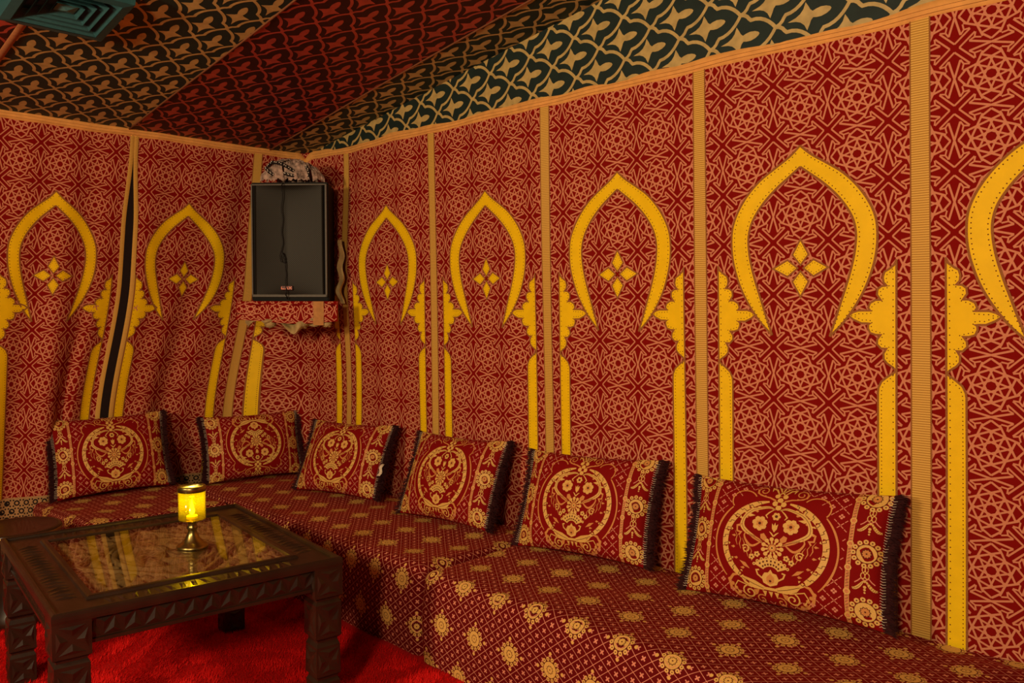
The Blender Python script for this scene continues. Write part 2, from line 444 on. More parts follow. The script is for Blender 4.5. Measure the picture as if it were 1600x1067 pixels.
def make_column(sf, flip, ue, s, sx, dz, vbot, parent):
    """ue: u of the straight edge, s: +1 when the scallops point to larger u"""
    ztop = 1.5135 + dz
    P = np.array(COLP, float); prof = np.stack([P[:, 0] / 2760.0, ztop - P[:, 1] / 2533.0], 1)
    # keep heights strictly falling so each row has one width
    for i in range(1, len(prof)): prof[i, 1] = min(prof[i, 1], prof[i - 1, 1] - 1e-4)
    zs = np.concatenate([np.arange(ztop - 0.003, prof[-1, 1], -0.0035), np.arange(prof[-1, 1], vbot, -0.02), [vbot]])
    wd = np.interp(-zs, -prof[:, 1], prof[:, 0])
    cl = Cloth(sf, flip); pts = []; fs = []
    T = (0, 0.33, 0.67, 1.0)
    for z, w in zip(zs, wd):
        for t in T: pts.append((ue + s * sx * w * t, z, AP))
    for k in range(len(zs) - 1):
        for t in range(3):
            q = (k * 4 + t, k * 4 + t + 1, (k + 1) * 4 + t + 1, (k + 1) * 4 + t)
            fs.append(q if s < 0 else q[::-1])
    cl.raw(pts, fs, 0, True)
    edge = np.array([(ue + s * sx * p[0], p[1]) for p in prof] + [(ue + s * sx * prof[-1, 0], vbot)])
    cl.stroke(edge, 0.0065, 1, AP + 0.0006, maxlen=0.02)
    cl.stroke([(ue, ztop), (ue, vbot)], 0.0065, 1, AP + 0.0006, maxlen=0.02)
    dots_along(cl, [(ue + s * sx * 0.010, ztop - 0.03), (ue + s * sx * 0.010, vbot)], 0.0215, 0.0021, 2, AP + 0.0006)
    ins = []
    for k in range(1, len(prof) - 1):
        t = prof[k + 1] - prof[k - 1]; n = np.array([t[1], -t[0]]); n /= max(np.linalg.norm(n), 1e-6)
        p = prof[k] + n * 0.0105 * (1 if n[0] < 0 else -1)
        ins.append((ue + s * sx * max(p[0], 0.010), p[1]))
    ins.append((ue + s * sx * (prof[-1, 0] - 0.0105), prof[-1, 1])); ins.append((ue + s * sx * (prof[-1, 0] - 0.0105), vbot))
    dots_along(cl, ins, 0.0125, 0.0019, 2, AP + 0.0006)
    return cl.build('column_applique', ['yellow', 'cord', 'stitch'], parent)

def ribbon(name, sf, flip, uc, w, v0, v1, mats, parent, off=0.0022, uw=4):
    cl = Cloth(sf, flip); cl.grid(np.linspace(uc - w / 2, uc + w / 2, uw + 1), np.arange(v0, v1 + 0.02, 0.02), 0, off)
    for s in (-1, 1): cl.stroke([(uc + s * w / 2, v0), (uc + s * w / 2, v1)], 0.0045, 1, off + 0.0006, maxlen=0.02)
    return cl.build(name, mats, parent)

# ---- right wall
wr = thing('wall_right', 'red tent wall of star-patterned cloth with yellow arches behind the long bench', 'wall', kind='structure')
wl = thing('wall_left', 'red tent wall leaning outward with dark slit between ribbons, behind the two cushions', 'wall', kind='structure')
def wall_panel(sf, flip, parent, ua, ub, width, vb, uc, full=True, cols=(True, True), dz=0.0, lshift=0.0, asx=1.0, ash=0.0):
    cl = Cloth(sf, flip)
    cl.grid(np.linspace(ua, ub, max(4, int((ub - ua) / 0.016))), np.linspace(vb, HT + 0.005, 118), 0, 0.0)
    star_fill(cl, uc, width / 4, FLOW + dz, 0.1815, ua, ub, vb, HT)
    p = cl.build('cloth_panel', ['wall_red', 'wall_tan'], parent)
    sx = width / WR
    if full:
        make_arch(sf, flip, uc + ash, sx * asx, dz, p); make_diamonds(sf, flip, uc + ash, sx, dz, p)
    if cols[0]: make_column(sf, flip, uc + ash * 0.5 - width / 2 + 0.0725 * sx, 1, sx, dz, vb, p)
    if cols[1]: make_column(sf, flip, uc + width / 2 - 0.0725 * sx - lshift, -1, sx, dz, vb, p)
    return p
VB = 0.30
wall_panel(sf_right, False, wr, 0.0, RSEAM[0], WR, VB, U0R - WR / 2, full=False, cols=(False, True))
for k in range(6):
    wall_panel(sf_right, False, wr, RSEAM[k], RSEAM[k + 1], WR, VB, U0R + (k + 0.5) * WR)
for k, u in enumerate(RSEAM):
    ribbon('ribbon', sf_right, False, u, 0.050 if k != 4 else 0.057, VB, HT, ['ribbon', 'cord'], wr)
# ---- left wall
VBL = 0.372
wall_panel(sf_left, True, wl, 0.0, LSEAM[0], WL, VBL, LSEAM[0] - WL / 2, full=False, cols=(False, True), dz=0.01)
for k in range(3):
    wall_panel(sf_left, True, wl, LSEAM[k], LSEAM[k + 1], WL, VBL, (LSEAM[k] + LSEAM[k + 1]) / 2, dz=0.02, lshift=(-0.020, 0.032, 0.0)[k], asx=(0.97, 0.88, 1.0)[k], ash=(0.036, 0.012, 0.0)[k])
ribbon('ribbon', sf_left, True, LSEAM[0], 0.050, VBL, HT, ['ribbon', 'cord'], wl)
ribbon('ribbon', sf_left, True, LSEAM[2], 0.050, VBL, HT, ['ribbon', 'cord'], wl)
# the split seam: two ribbons with a flat near-black strip between them
cl = Cloth(sf_left, True); uc = LSEAM[1]
cl.grid(np.linspace(uc - 0.021, uc + 0.021, 5), np.arange(VBL, HT + 0.01, 0.02), 0, 0.002)
cl.build('dark_seam_strip', ['dark_strip'], wl)
for s in (-1, 1):
    cl = Cloth(sf_left, True)
    vs = np.arange(VBL, HT + 0.01, 0.015); pts = []; fs = []
    for v in vs:
        g = 0.020 * float(sstep(HT - v, 0.10, 0.5))
        for t in (0, 0.5, 1): pts.append((uc + s * (g + 0.0215 * t), v, 0.004 + 0.003 * math.sin(t * PI)))
    for k in range(len(vs) - 1):
        for t in range(2):
            q = (k * 3 + t, k * 3 + t + 1, (k + 1) * 3 + t + 1, (k + 1) * 3 + t); fs.append(q if s > 0 else q[::-1])
    cl.raw(pts, fs, 0, True); cl.build('ribbon', ['ribbon'], wl)
# printed border band below the left wall cloth
def sf_left_low(U, V):
    p = sf_left(U, np.maximum(V, 0.0)); return p
cl = Cloth(sf_left_low, True); cl.grid(np.linspace(0.0, 2.399, 150), np.linspace(0.0, VBL, 24), 0, 0.0)
for i in range(48):
    for j in range(3):
        u = 0.03 + i * 0.05 + (0.025 if j % 2 else 0); v = VBL - 0.03 - j * 0.044
        cl.disc((u, v), 0.0155, 1, 0.0006, n=10); cl.disc((u, v), 0.0080, 0, 0.0010, n=8)
        for a in range(4): cl.disc((u + 0.024 * math.cos(a * PI / 2 + PI / 4), v + 0.022 * math.sin(a * PI / 2 + PI / 4)), 0.0050, 1, 0.0008, n=6)
cl.build('border_band', ['border_cream', 'border_black'], wl)

# ---- tan binding along the wall tops
def binding(sf, flip, u0, u1, parent):
    cl = Cloth(sf, flip); us = np.arange(u0, u1 + 0.01, 0.03); pts = []; fs = []
    prof = [(-0.036, 0.001), (-0.030, 0.006), (-0.016, 0.008), (-0.002, 0.006), (0.010, -0.001)]
    for u in us:
        wv = 0.004 * math.sin(u * 9) + 0.003 * math.sin(u * 23 + 1)
        sag = -0.055 * math.exp(-(u / 0.045) ** 2)
        for dv, o in prof: pts.append((u, HT + dv + wv * 0.6 + sag, o))
    n = len(prof)
    for k in range(len(us) - 1):
        for t in range(n - 1): fs.append((k * n + t, (k + 1) * n + t, (k + 1) * n + t + 1, k * n + t + 1))
    cl.raw(pts, fs, 0, True)
    for k in range(2): cl.stroke([(u, HT - 0.012 - 0.014 * k + 0.0025 * math.sin(u * 9)) for u in us[3:]], 0.0012, 1, 0.0085, maxlen=0.05)
    return cl.build('binding', ['binding', 'cord'], parent)
binding(sf_right, False, 0.0, RSEAM[6], wr); binding(sf_left, True, 0.0, 2.4, wl)

# ---- tent roof: tulip lattice
CE = [(0.5, 0.5), (0.475, 0.555), (0.425, 0.598), (0.375, 0.62), (0.325, 0.650), (0.318, 0.72), (0.285, 0.79), (0.235, 0.85), (0.17, 0.905), (0.09, 0.955), (0, 1.0)]
TULIP = [(0, 0.13), (0.045, 0.26), (0.10, 0.33), (0.19, 0.385), (0.335, 0.425), (0.22, 0.465), (0.13, 0.49), (0.075, 0.525), (0.10, 0.58), (0.112, 0.65), (0.088, 0.73), (0.045, 0.785), (0, 0.805)]
TULIP = [(x * 0.84, 0.47 + (y - 0.47) * 0.88) for x, y in TULIP]
TUL = TULIP + [(-x, y) for x, y in TULIP[-2:0:-1]]
def tulip_fill(cl, org, ax, la, rect, mi, off=0.0007, w=0.0125):
    """ax: vector of one repeat along the tulip, la: across"""
    ax = np.array(ax); la = np.array(la); inv = np.linalg.inv(np.stack([la, ax], 1))
    c = np.array([(rect[i], rect[j]) for i in (0, 1) for j in (2, 3)]) - np.array(org)
    ij = (inv @ c.T).T; lo = np.floor(ij.min(0)) - 1; hi = np.ceil(ij.max(0)) + 1
    def T(p, i, j): return np.array(org) + la * (i + p[0]) + ax * (j + p[1])
    for i in range(int(lo[0]), int(hi[0]) + 1):
        for j in range(int(lo[1]), int(hi[1]) + 1):
            for h in (0, 0.5):
                q = [T(p, i + h, j + h) for p in TUL]
                if max(p[0] for p in q) < rect[0] - .2 or min(p[0] for p in q) > rect[1] + .2 or max(p[1] for p in q) < rect[2] - .2 or min(p[1] for p in q) > rect[3] + .2: continue
                for tri in ((0, 1, 2, 3, 21, 22, 23), (3, 4, 5, 6, 7, 17, 18, 19, 20, 21), (7, 8, 9, 10, 11, 12, 13, 14, 15, 16, 17)):
                    cl.poly([q[t] for t in tri], mi, off)
                for sx in (1, -1):
                    cl.stroke([T((p[0] * sx, p[1]), i + h, j + h) for p in CE], w, mi, off, maxlen=0.06)
SL = 0.150
def sf_ceil(U, V):   # U = x from the left wall, V = distance from the right wall
    return np.stack([U, -V, HT + SL * U + 0.010 * np.sin(V * 4.1 + 0.5) * np.clip(U, 0, 1) * np.sin(U * 1.1)], 1)
def sf_gable(U, V):
    return np.stack([U, -0.03 * (V - HT) * 0.4 + 0 * U - 0.002, V + 0 * U], 1)
cl = Cloth(sf_gable, False, clip=[(-SL, 1, HT + 0.02), (0, -1, -(HT - 0.004)), (-1, 0, 0), (1, 0, 5.07)])
us = np.linspace(0, 5.07, 60)
pts = [(u, HT - 0.004, 0) for u in us] + [(u, HT + SL * u + 0.02, 0) for u in us]
cl.raw(pts, [(i, i + 1, 61 + i, 60 + i) for i in range(59)], 0)
tulip_fill(cl, (0.05, HT + 0.03), (0.257, 0.024), (-0.012, 0.168), (0, 5.07, HT, HT + SL * 5.07), 1)
cl.build('gable_cloth', ['ceil_green', 'ceil_gold'], wr)

ce = thing('ceiling', 'sloping tent ceiling of dark green and red cloth strips with a foil tulip lattice', 'ceiling', kind='structure')
CS = [-0.0, 0.255, 1.045, 1.765, 2.53, 3.30, 4.1]
for k in range(6):
    a, b = CS[k], CS[k + 1]
    cl = Cloth(sf_ceil, False); cl.grid(np.linspace(-0.02, 5.2, 60), np.linspace(a, b, 12), 0, 0.0)
    cl.clip = [(-1, 0, 0.0), (1, 0, 5.2), (0, -1, -a), (0, 1, b)]
    tulip_fill(cl, (0.0, a), (0.257, 0.02), (0.012, -0.168), (0, 5.2, a, b), 1, w=0.0125)
    red = k % 2 == 1
    cl.build('ceiling_panel', ['ceil_maroon', 'ceil_red'] if red else ['ceil_green', 'ceil_gold'], ce)
for k in range(1, 6):
    bm = bmesh.new(); us = np.linspace(0, 5.2, 40); w = 0.004 if k != 3 else 0.011
    p = sf_ceil(us, np.full(40, CS[k])); p[:, 2] -= 0.003
    if k != 3: tube(bm, p, w, 8)
    else:
        vs = [[bm.verts.new((q[0], q[1] + d, q[2] - h)) for d, h in ((-0.014, 0.0), (-0.012, 0.005), (0.012, 0.005), (0.014, 0.0))] for q in p]
        for A, B in zip(vs, vs[1:]):
            for t in range(3): bm.faces.new((A[t], A[t + 1], B[t + 1], B[t]))
    bm_obj('seam_piping', bm, 'piping' if k != 3 else 'seam_ribbon', ce, True)

# ---- floor and carpet
bm = bmesh.new(); bx(bm, -0.6, 6.0, -4.6, 0.1, -0.06, 0.0); fl = bm_obj('floor', bm, 'carpet'); tag(fl, 'red carpeted floor under the table and benches', 'floor', kind='structure')
def carpet_pile():
    n = 190000
    x = rng.uniform(0.3, 3.0, n); y = rng.uniform(-2.75, -0.66, n)
    keep = (y < -0.74) | (x < 1.3) ; x = x[keep]; y = y[keep]; n = len(x)
    clump = np.sin(x * 23 + 3 * np.sin(y * 9)) * np.sin(y * 19 + 2 * np.sin(x * 11))
    ang = clump * 2.2 + rng.uniform(-1.2, 1.2, n) + 1.0; le = rng.uniform(0.010, 0.022, n)
    tilt = rng.uniform(0.4, 1.1, n)
    dx = np.cos(ang) * le * np.sin(tilt); dy = np.sin(ang) * le * np.sin(tilt); dz = le * np.cos(tilt)
    w = 0.0014; px = -np.sin(ang) * w; py = np.cos(ang) * w
    V = np.empty((n, 3, 3)); V[:, 0] = np.stack([x - px, y - py, 0 * x], 1); V[:, 1] = np.stack([x + px, y + py, 0 * x], 1); V[:, 2] = np.stack([x + dx, y + dy, dz], 1)
    me = bpy.data.meshes.new('carpet_pile'); me.vertices.add(n * 3); me.vertices.foreach_set('co', V.ravel())
    me.loops.add(n * 3); me.loops.foreach_set('vertex_index', np.arange(n * 3, dtype=np.int32))
    me.polygons.add(n); me.polygons.foreach_set('loop_start', np.arange(0, n * 3, 3, dtype=np.int32))
    me.update(calc_edges=True)
    o = link('carpet_pile', me, ['pile'])
    tag(o, 'bright red shaggy carpet pile under the carved table', 'carpet', kind='stuff')
carpet_pile()

# ------------------------------------------------------------------ benches
def roundel(cl, c, r, mg, md, off, npet=12, sx=1.0, sy=1.0, mc=None):
    mc = mg if mc is None else mc
    f = lambda a, rr: (c[0] + sx * rr * math.cos(a), c[1] + sy * rr * math.sin(a))
    for k in range(npet):
        a = 2 * PI * (k + 0.5) / npet
        cl.poly([(f(a, r * 1.30)[0] + sx * r * 0.27 * math.cos(2 * PI * t / 7), f(a, r * 1.30)[1] + sy * r * 0.27 * math.sin(2 * PI * t / 7)) for t in range(7)], mg, off)
        cl.disc(f(a, r * 1.30), r * 0.09 * sx, md, off + 0.0003, n=5)
    cl.poly([f(2 * PI * k / 16, r) for k in range(16)], mg, off + 0.0002)
    cl.stroke([f(2 * PI * k / 18, r * 1.03) for k in range(18)], r * 0.07, md, off + 0.0004, closed=True)
    cl.poly([f(2 * PI * k / 20, r * (0.46 + 0.06 * (-1) ** k)) for k in range(20)], mc, off + 0.0004)
    cl.stroke([f(2 * PI * k / 20, r * (0.46 + 0.06 * (-1) ** k)) for k in range(20)], r * 0.07, md, off + 0.0006, closed=True)
    cl.disc(c, r * 0.10, md, off + 0.0006, n=6)

def bench_pattern(cl, u0, u1, v0, v1, uo=0.0, vo=0.0):
    dw, dh = 0.060, 0.048; LW = 0.0019; off = 0.0009
    cl.clip = [(-1, 0, -u0), (1, 0, u1), (0, -1, -v0), (0, 1, v1)]
    i0, i1 = int((u0 - uo) / dw) - 2, int((u1 - uo) / dw) + 2; j0, j1 = int((v0 - vo) / dh) - 2, int((v1 - vo) / dh) + 2
    for i in range(i0, i1):
        for j in range(j0, j1):
            c = (uo + i * dw, vo + j * dh)
            if c[0] < u0 - dw or c[0] > u1 + dw or c[1] < v0 - dh or c[1] > v1 + dh: continue
            a, b, d, e = (c[0] - dw / 2, c[1]), (c[0], c[1] + dh / 2), (c[0] + dw / 2, c[1]), (c[0], c[1] - dh / 2)
            for p, q in ((a, b), (b, d), (d, e), (e, a)):
                cl.stroke([p, ((p[0] + q[0]) / 2, (p[1] + q[1]) / 2), q], LW, 1, off)
            for cc in (c, d if False else (c[0] + dw / 2, c[1] + dh / 2)):
                for s in (-1, 1):
                    k = 0.0062
                    cl.stroke([(cc[0] - k, cc[1] - s * k), (cc[0] + k, cc[1] + s * k)], 0.0046, 1, off)
    # lattice lines of the half-shifted diamonds are the same lines; large medallions over them
    mw, mh = 0.180, 0.168
    for i in range(int((u0 - uo) / mw) - 2, int((u1 - uo) / mw) + 3):
        for j in range(int((v0 - vo) / mh) - 2, int((v1 - vo) / mh) + 3):
            c = (uo + (i + 0.5 * (j % 2)) * mw, vo + j * mh)
            if c[0] < u0 - .05 or c[0] > u1 + .05 or c[1] < v0 - .05 or c[1] > v1 + .05: continue
            roundel(cl, c, 0.0270, 2, 3, off + 0.0004)
            for a in range(4):
                t = (c[0] + 0.053 * math.cos(a * PI / 2), c[1] + 0.053 * math.sin(a * PI / 2))
                cl.disc(t, 0.0065, 2, off + 0.0003, n=6)
    cl.clip = []

def bench_sf(x0, x1, back, front, h, axis, r=0.050, re0=0.045, re1=0.045, seed=0.0):
    """axis 'x': runs along the right wall (y = -depth); 'y': along the left wall"""
    depth = front - back; q = r * PI / 2
    def sf(U, V):
        # across: V from the back over the top, round the edge and down
        a = np.clip((V - (depth - r)) / r, 0, PI / 2); down = np.maximum(V - (depth - r) - q, 0)
        yy = np.minimum(V, depth - r) + r * np.sin(a); zz = h - r * (1 - np.cos(a)) - down
        ny = np.sin(a); nz = np.cos(a)
        soft = 0.006 * np.sin(U * 6.3 + seed) * np.sin(V * 7.0 + seed) + 0.003 * np.sin(U * 14 + V * 9) 
        soft = soft - 0.012 * np.exp(-((V - 0.02) / 0.05) ** 2)
        yy = yy + ny * soft; zz = zz + nz * soft * (a < 1.5)
        # belly of the drop
        yy = yy + 0.012 * np.sin(np.clip(down / 0.3, 0, 1) * PI) * (down > 0)
        # along: rounded ends
        L = x1 - x0
        s0 = np.clip(re0 - U, 0, None); s1 = np.clip(U - (L - re1), 0, None)
        t0 = np.clip(s0 / max(re0, 1e-6), 0, PI / 2); t1 = np.clip(s1 / max(re1, 1e-6), 0, PI / 2)
        x = np.clip(U, re0, L - re1) - re0 * np.sin(t0) + re1 * np.sin(t1)
        d = re0 * (1 - np.cos(t0)) + re1 * (1 - np.cos(t1)) + np.clip(s0 - re0 * PI / 2, 0, None) + np.clip(s1 - re1 * PI / 2, 0, None)
        yy = yy - ny * d; zz = np.maximum(zz - nz * d, 0.004)
        if axis == 'x': return np.stack([x0 + x, -(back + yy), zz], 1)
        return np.stack([back + yy, -(x0 + x), zz], 1)
    return sf, depth + r * (PI / 2 - 1) + (h - r) - 0.004

def make_bench(label, x0, x1, back, front, axis, re0, re1, ext0, ext1, seed, uo, vo):
    sf, vmax = bench_sf(x0, x1, back, front, SEAT, axis, re0=re0, re1=re1, seed=seed)
    cl = Cloth(sf, flip=(axis == 'x'))
    L = x1 - x0; ua = -ext0; ub = L + ext1
    depth = front - back
    us = np.unique(np.concatenate([np.arange(ua, re0 + 0.03, 0.008), np.arange(re0, L - re1, 0.03), np.arange(L - re1 - 0.02, ub + 0.008, 0.008)]))
    vs = np.unique(np.concatenate([np.arange(0, depth - 0.06, 0.03), np.arange(depth - 0.06, depth + 0.06, 0.008), np.arange(depth + 0.06, vmax, 0.03), [vmax]]))
    cl.grid(us, vs, 0, 0.0)
    bench_pattern(cl, ua, ub, 0.0, vmax, uo, vo)
    o = cl.build('upholstered_bench', ['seat_red', 'seat_line', 'gold', 'outline'])
    tag(o, label, 'bench', 'maroon brocade benches along the walls')
    return o
RE = 0.045; EX = RE * (PI / 2 - 1) + 0.16
make_bench('near maroon brocade bench with two cushions, past the cleft by the carved table', 1.965, 5.1, 0.015, 0.725, 'x', RE, RE, EX, 0.0, 0.4, 0.05, 0.02)
make_bench('far maroon brocade bench filling the corner below the speaker', -0.16, 1.945, 0.03, 0.71, 'x', 0.01, RE, 0.0, EX, 2.0, 0.02, 0.05)
make_bench('short maroon brocade bench beside the round stool, under the slit ribbon', 0.730, 1.43, -0.36, 0.40, 'y', 0.01, RE, 0.0, EX, 4.0, 0.07, 0.03)

# ------------------------------------------------------------------ cushions
def spiral(c, r0, r1, a0, turns, n=22, s=1):
    return [(c[0] + (r0 + (r1 - r0) * t) * math.cos(a0 + s * 2 * PI * turns * t), c[1] + (r0 + (r1 - r0) * t) * math.sin(a0 + s * 2 * PI * turns * t)) for t in np.linspace(0, 1, n)]
def arc(c, rx, ry, a0, a1, n=24):
    return [(c[0] + rx * math.cos(math.radians(a)), c[1] + ry * math.sin(math.radians(a))) for a in np.linspace(a0, a1, n)]

class Scaled:
    def __init__(s, cl, kx, ky): s.cl = cl; s.kx = kx; s.ky = ky
    def poly(s, pts, mi, off): s.cl.poly([(p[0] * s.kx, p[1] * s.ky) for p in pts], mi, off)
    def stroke(s, pts, w, mi, off, **k): s.cl.stroke([(p[0] * s.kx, p[1] * s.ky) for p in pts], w * 1.08, mi, off, **k)
    def disc(s, c, r, mi, off, **k): s.cl.disc((c[0] * s.kx, c[1] * s.ky), r * 1.08, mi, off, **k)

def cushion_art(cl, G=2, B=3, O=4, W=1, PK=5):
    """G gold, B bronze, O dark outline, W pale, PK pink bar; half width 0.30, half height 0.20"""
    o1, o2, o3, o4 = 0.0008, 0.0011, 0.0014, 0.0017
    cl.clip = [(-1, 0, 0.297), (1, 0, 0.297), (0, -1, 0.197), (0, 1, 0.197)]
    inside = lambda p, k=1.0: (p[0] / (0.188 * k)) ** 2 + ((p[1] - 0.0) / (0.19 * k)) ** 2 < 1
    # lattice ground with four-petal crosses
    dw = 0.060; dh = 0.056
    for i in range(-5, 6):
        for j in range(-5, 6):
            for h in (0, 0.5):
                c = ((i + h) * dw, (j + h) * dh)
                if abs(c[0]) < 0.198 and not inside(c, 1.03):
                    for a in range(4): cl.disc((c[0] + 0.0050 * math.cos(a * PI / 2), c[1] + 0.0050 * math.sin(a * PI / 2)), 0.0036, W, o1, n=6)
                for sx in (1, -1):
                    for sy in (1, -1):
                        p, q = np.array((c[0] + sx * dw / 2, c[1])), np.array((c[0], c[1] + sy * dh / 2))
                        for k in range(3):
                            a, b = p + (q - p) * (k + 0.12) / 3, p + (q - p) * (k + 0.88) / 3; m = (a + b) / 2
                            if h == 0 and abs(m[0]) < 0.204 and not inside(m, 1.0): cl.stroke([a, b], 0.0024, W, o1)
    # pink beaded bars
    for s in (-1, 1):
        x = 0.213 * s
        cl.stroke([(x, -0.197), (x, 0.197)], 0.0105, PK, o1, maxlen=0.012)
        for e in (-1, 1): cl.stroke([(x + e * 0.0052, -0.197), (x + e * 0.0052, 0.197)], 0.0012, G, o2, maxlen=0.012)
        for k in range(44): cl.stroke([(x - 0.004, -0.19 + k * 0.009), (x + 0.004, -0.186 + k * 0.009)], 0.0012, O, o2)
        for k in range(6):
            y = -0.175 + k * 0.07
            cl.disc((x, y), 0.0095, G, o3, n=10); cl.disc((x, y), 0.0062, PK, o4, n=8)
        # roundels with bows and garlands
        x = 0.258 * s
        for y in (0.182, 0.012, -0.155): roundel(cl, (x, y), 0.0270, G, O, o1, npet=13, mc=B)
        for y in (0.098, -0.072):
            for e in (-1, 1):
                cl.stroke([(x + e * (0.004 + 0.028 * t), y + 0.004 - 0.020 * math.sin(t * PI * 0.62) - 0.004 * t) for t in np.linspace(0, 1, 7)], 0.0085, G, o1, taper=[0.5, 1, 1, 0.6])
                for t in np.linspace(0.15, 0.95, 6):
                    q = (x + e * (0.004 + 0.028 * t), y + 0.004 - 0.020 * math.sin(t * PI * 0.62) - 0.004 * t)
                    cl.stroke([(q[0] - 0.002, q[1] - 0.003), (q[0] + 0.002, q[1] + 0.003)], 0.0010, O, o2)
                cl.stroke([(x, y + 0.006), (x + e * 0.010, y + 0.013), (x + e * 0.018, y + 0.004), (x + e * 0.026, y - 0.002)], 0.0030, W, o2)
                cl.stroke(arc((x + e * 0.0055, y + 0.020), 0.0055, 0.0085, 0, 350, 10), 0.0024, G, o2)
                cl.stroke(arc((x + e * 0.004, y + 0.038), 0.004, 0.008, 0, 350, 10), 0.0022, G, o2)
            cl.disc((x, y + 0.004), 0.004, G, o3, n=7)
            for k in range(3): cl.disc((x, y - 0.012 - 0.008 * k), 0.0045 - 0.0008 * k, G, o2, n=6)
    # medallion: ground, thin outer line with shoulders, gold ring
    cl = Scaled(cl, 1.10, 1.07)
    for s in (-1, 1):
        cl.stroke([(s * x, y) for x, y in arc((0, -0.01), 0.168, 0.160, -42, 40, 26)], 0.0050, B, o2, taper=[0.6, 1.2, 1, 1, 1.2, 0.7])
        cl.stroke([(s * x, y) for x, y in arc((0.100, 0.118), 0.036, 0.034, -40, 150, 16)], 0.0038, B, o2)
        cl.stroke([(s * x, y) for x, y in spiral((0.052, 0.158), 0.019, 0.004, 4.2, 1.5, 22)], 0.0034, B, o2)
        cl.stroke([(s * x, y) for x, y in [(0.012, 0.128), (0.030, 0.136), (0.048, 0.139), (0.068, 0.148), (0.071, 0.162)]], 0.0038, B, o2, taper=[1.5, 1, 0.7])
        cl.stroke([(s * x, y) for x, y in [(0.008, 0.150), (0.020, 0.168), (0.032, 0.172), (0.030, 0.160)]], 0.0050, G, o2, taper=[0.6, 1.2, 0.4])
        # ring
        ring = [(s * x, y) for x, y in arc((0, -0.005), 0.138, 0.130, -62, 78, 40)]
        cl.stroke(ring, 0.0170, G, o2, taper=[0.4, 0.9, 1, 1, 1, 1, 1, 0.9, 0.3])
        for k in range(3, 38, 3):
            p = np.array(ring[k]); d = p - np.array((0, -0.005)); d /= np.linalg.norm(d); t = np.array((-d[1], d[0]))
            cl.stroke([p - d * 0.008 - t * 0.004, p - t * 0.002 + d * 0.002, p + d * 0.001 + t * 0.004, p + d * 0.008 + t * 0.007], 0.0017, O, o3)
            if k % 2:
                cl.poly([p + d * 0.004 + t * 0.006, p - d * 0.005 + t * 0.009, p - d * 0.009 + t * 0.002], W - 1, o3)
                cl.poly([p - d * 0.012 + t * 0.003, p - d * 0.016 - t * 0.003, p - d * 0.010 - t * 0.006], G, o2)
        # bow and scrolls at the foot
        cl.poly([(s * x, y) for x, y in [(0.014, -0.131), (0.040, -0.118), (0.066, -0.112), (0.086, -0.108), (0.070, -0.130), (0.044, -0.142), (0.018, -0.142)]][::s], G, o3)
        cl.stroke([(s * x, y) for x, y in [(0.018, -0.137), (0.045, -0.129), (0.078, -0.115)]], 0.0016, O, o4)
        cl.stroke([(s * x, y) for x, y in [(0.080, -0.106), (0.104, -0.112), (0.116, -0.130), (0.112, -0.152), (0.094, -0.172), (0.072, -0.180), (0.060, -0.176)]], 0.0085, B, o2, taper=[0.4, 1, 1, 1, 0.8, 0.3])
        for k in range(5): cl.disc((s * (0.116 - 0.009 * k), -0.128 - 0.0115 * k), 0.0060, B, o1, n=7)
        cl.stroke([(s * x, y) for x, y in [(0.050, -0.140), (0.090, -0.128), (0.100, -0.145), (0.088, -0.165)]], 0.0030, G, o3)
        cl.stroke([(s * x, y) for x, y in spiral((0.058, -0.156), 0.020, 0.003, 1.2, 1.4, 22, -1)], 0.0042, G, o3)
        cl.stroke([(s * x, y) for x, y in spiral((0.026, -0.172), 0.015, 0.003, 2.2, 1.2, 18, -1)], 0.0034, B, o3)
        cl.poly([(s * x, y) for x, y in [(0.030, -0.142), (0.046, -0.146), (0.048, -0.166), (0.036, -0.158)]][::s], B, o2)
        # leafy heart
        heart = [(0.006, 0.098), (0.024, 0.104), (0.046, 0.099), (0.072, 0.088), (0.090, 0.066), (0.094, 0.040), (0.078, 0.022), (0.052, 0.010)]
        cl.stroke([(s * x, y) for x, y in resample(heart, 26)], 0.0095, G, o2, taper=[0.3, 0.8, 0.9, 1.2, 1, 1.3, 1.2, 0.4])
        cl.stroke([(s * x, y) for x, y in resample(heart, 26)], 0.0012, O, o3)
        for k in range(6):
            p = resample(heart, 26)[6 + k * 3]
            cl.poly([(s * x, y) for x, y in [(p[0], p[1] - 0.003), (p[0] + 0.012, p[1] + 0.004), (p[0] + 0.002, p[1] + 0.006)]][::s], G, o2)
        cl.stroke([(s * x, y) for x, y in [(0.010, 0.098), (0.022, 0.088), (0.030, 0.078), (0.024, 0.070)]], 0.0050, G, o2, taper=[0.4, 1, 0.4])
        cl.stroke([(s * x, y) for x, y in [(0.094, 0.044), (0.108, 0.036), (0.106, 0.020), (0.094, 0.018), (0.100, 0.008)]], 0.0046, B, o2)
        # leaves below the flowers, wisps beside the basket
        cl.poly([(s * x, y) for x, y in [(0.024, -0.008), (0.040, -0.004), (0.058, 0.004), (0.074, 0.016), (0.056, 0.014), (0.038, 0.006)]][::s], B, o2)
        cl.stroke([(s * x, y) for x, y in [(0.026, -0.005), (0.050, 0.006), (0.072, 0.015)]], 0.0014, O, o3)
        cl.poly([(s * x, y) for x, y in [(0.022, 0.000), (0.018, 0.012), (0.028, 0.024), (0.038, 0.020), (0.036, 0.008)]][::s], B, o2)
        for k in range(5):
            x = 0.052 + 0.012 * k; y = -0.062 + 0.010 * k
            cl.stroke([(s * x, y), (s * (x + 0.006), y + 0.014), (s * (x + 0.004), y + 0.028), (s * (x + 0.012), y + 0.042)], 0.0028, B, o2, taper=[0.4, 1, 0.8, 0.2])
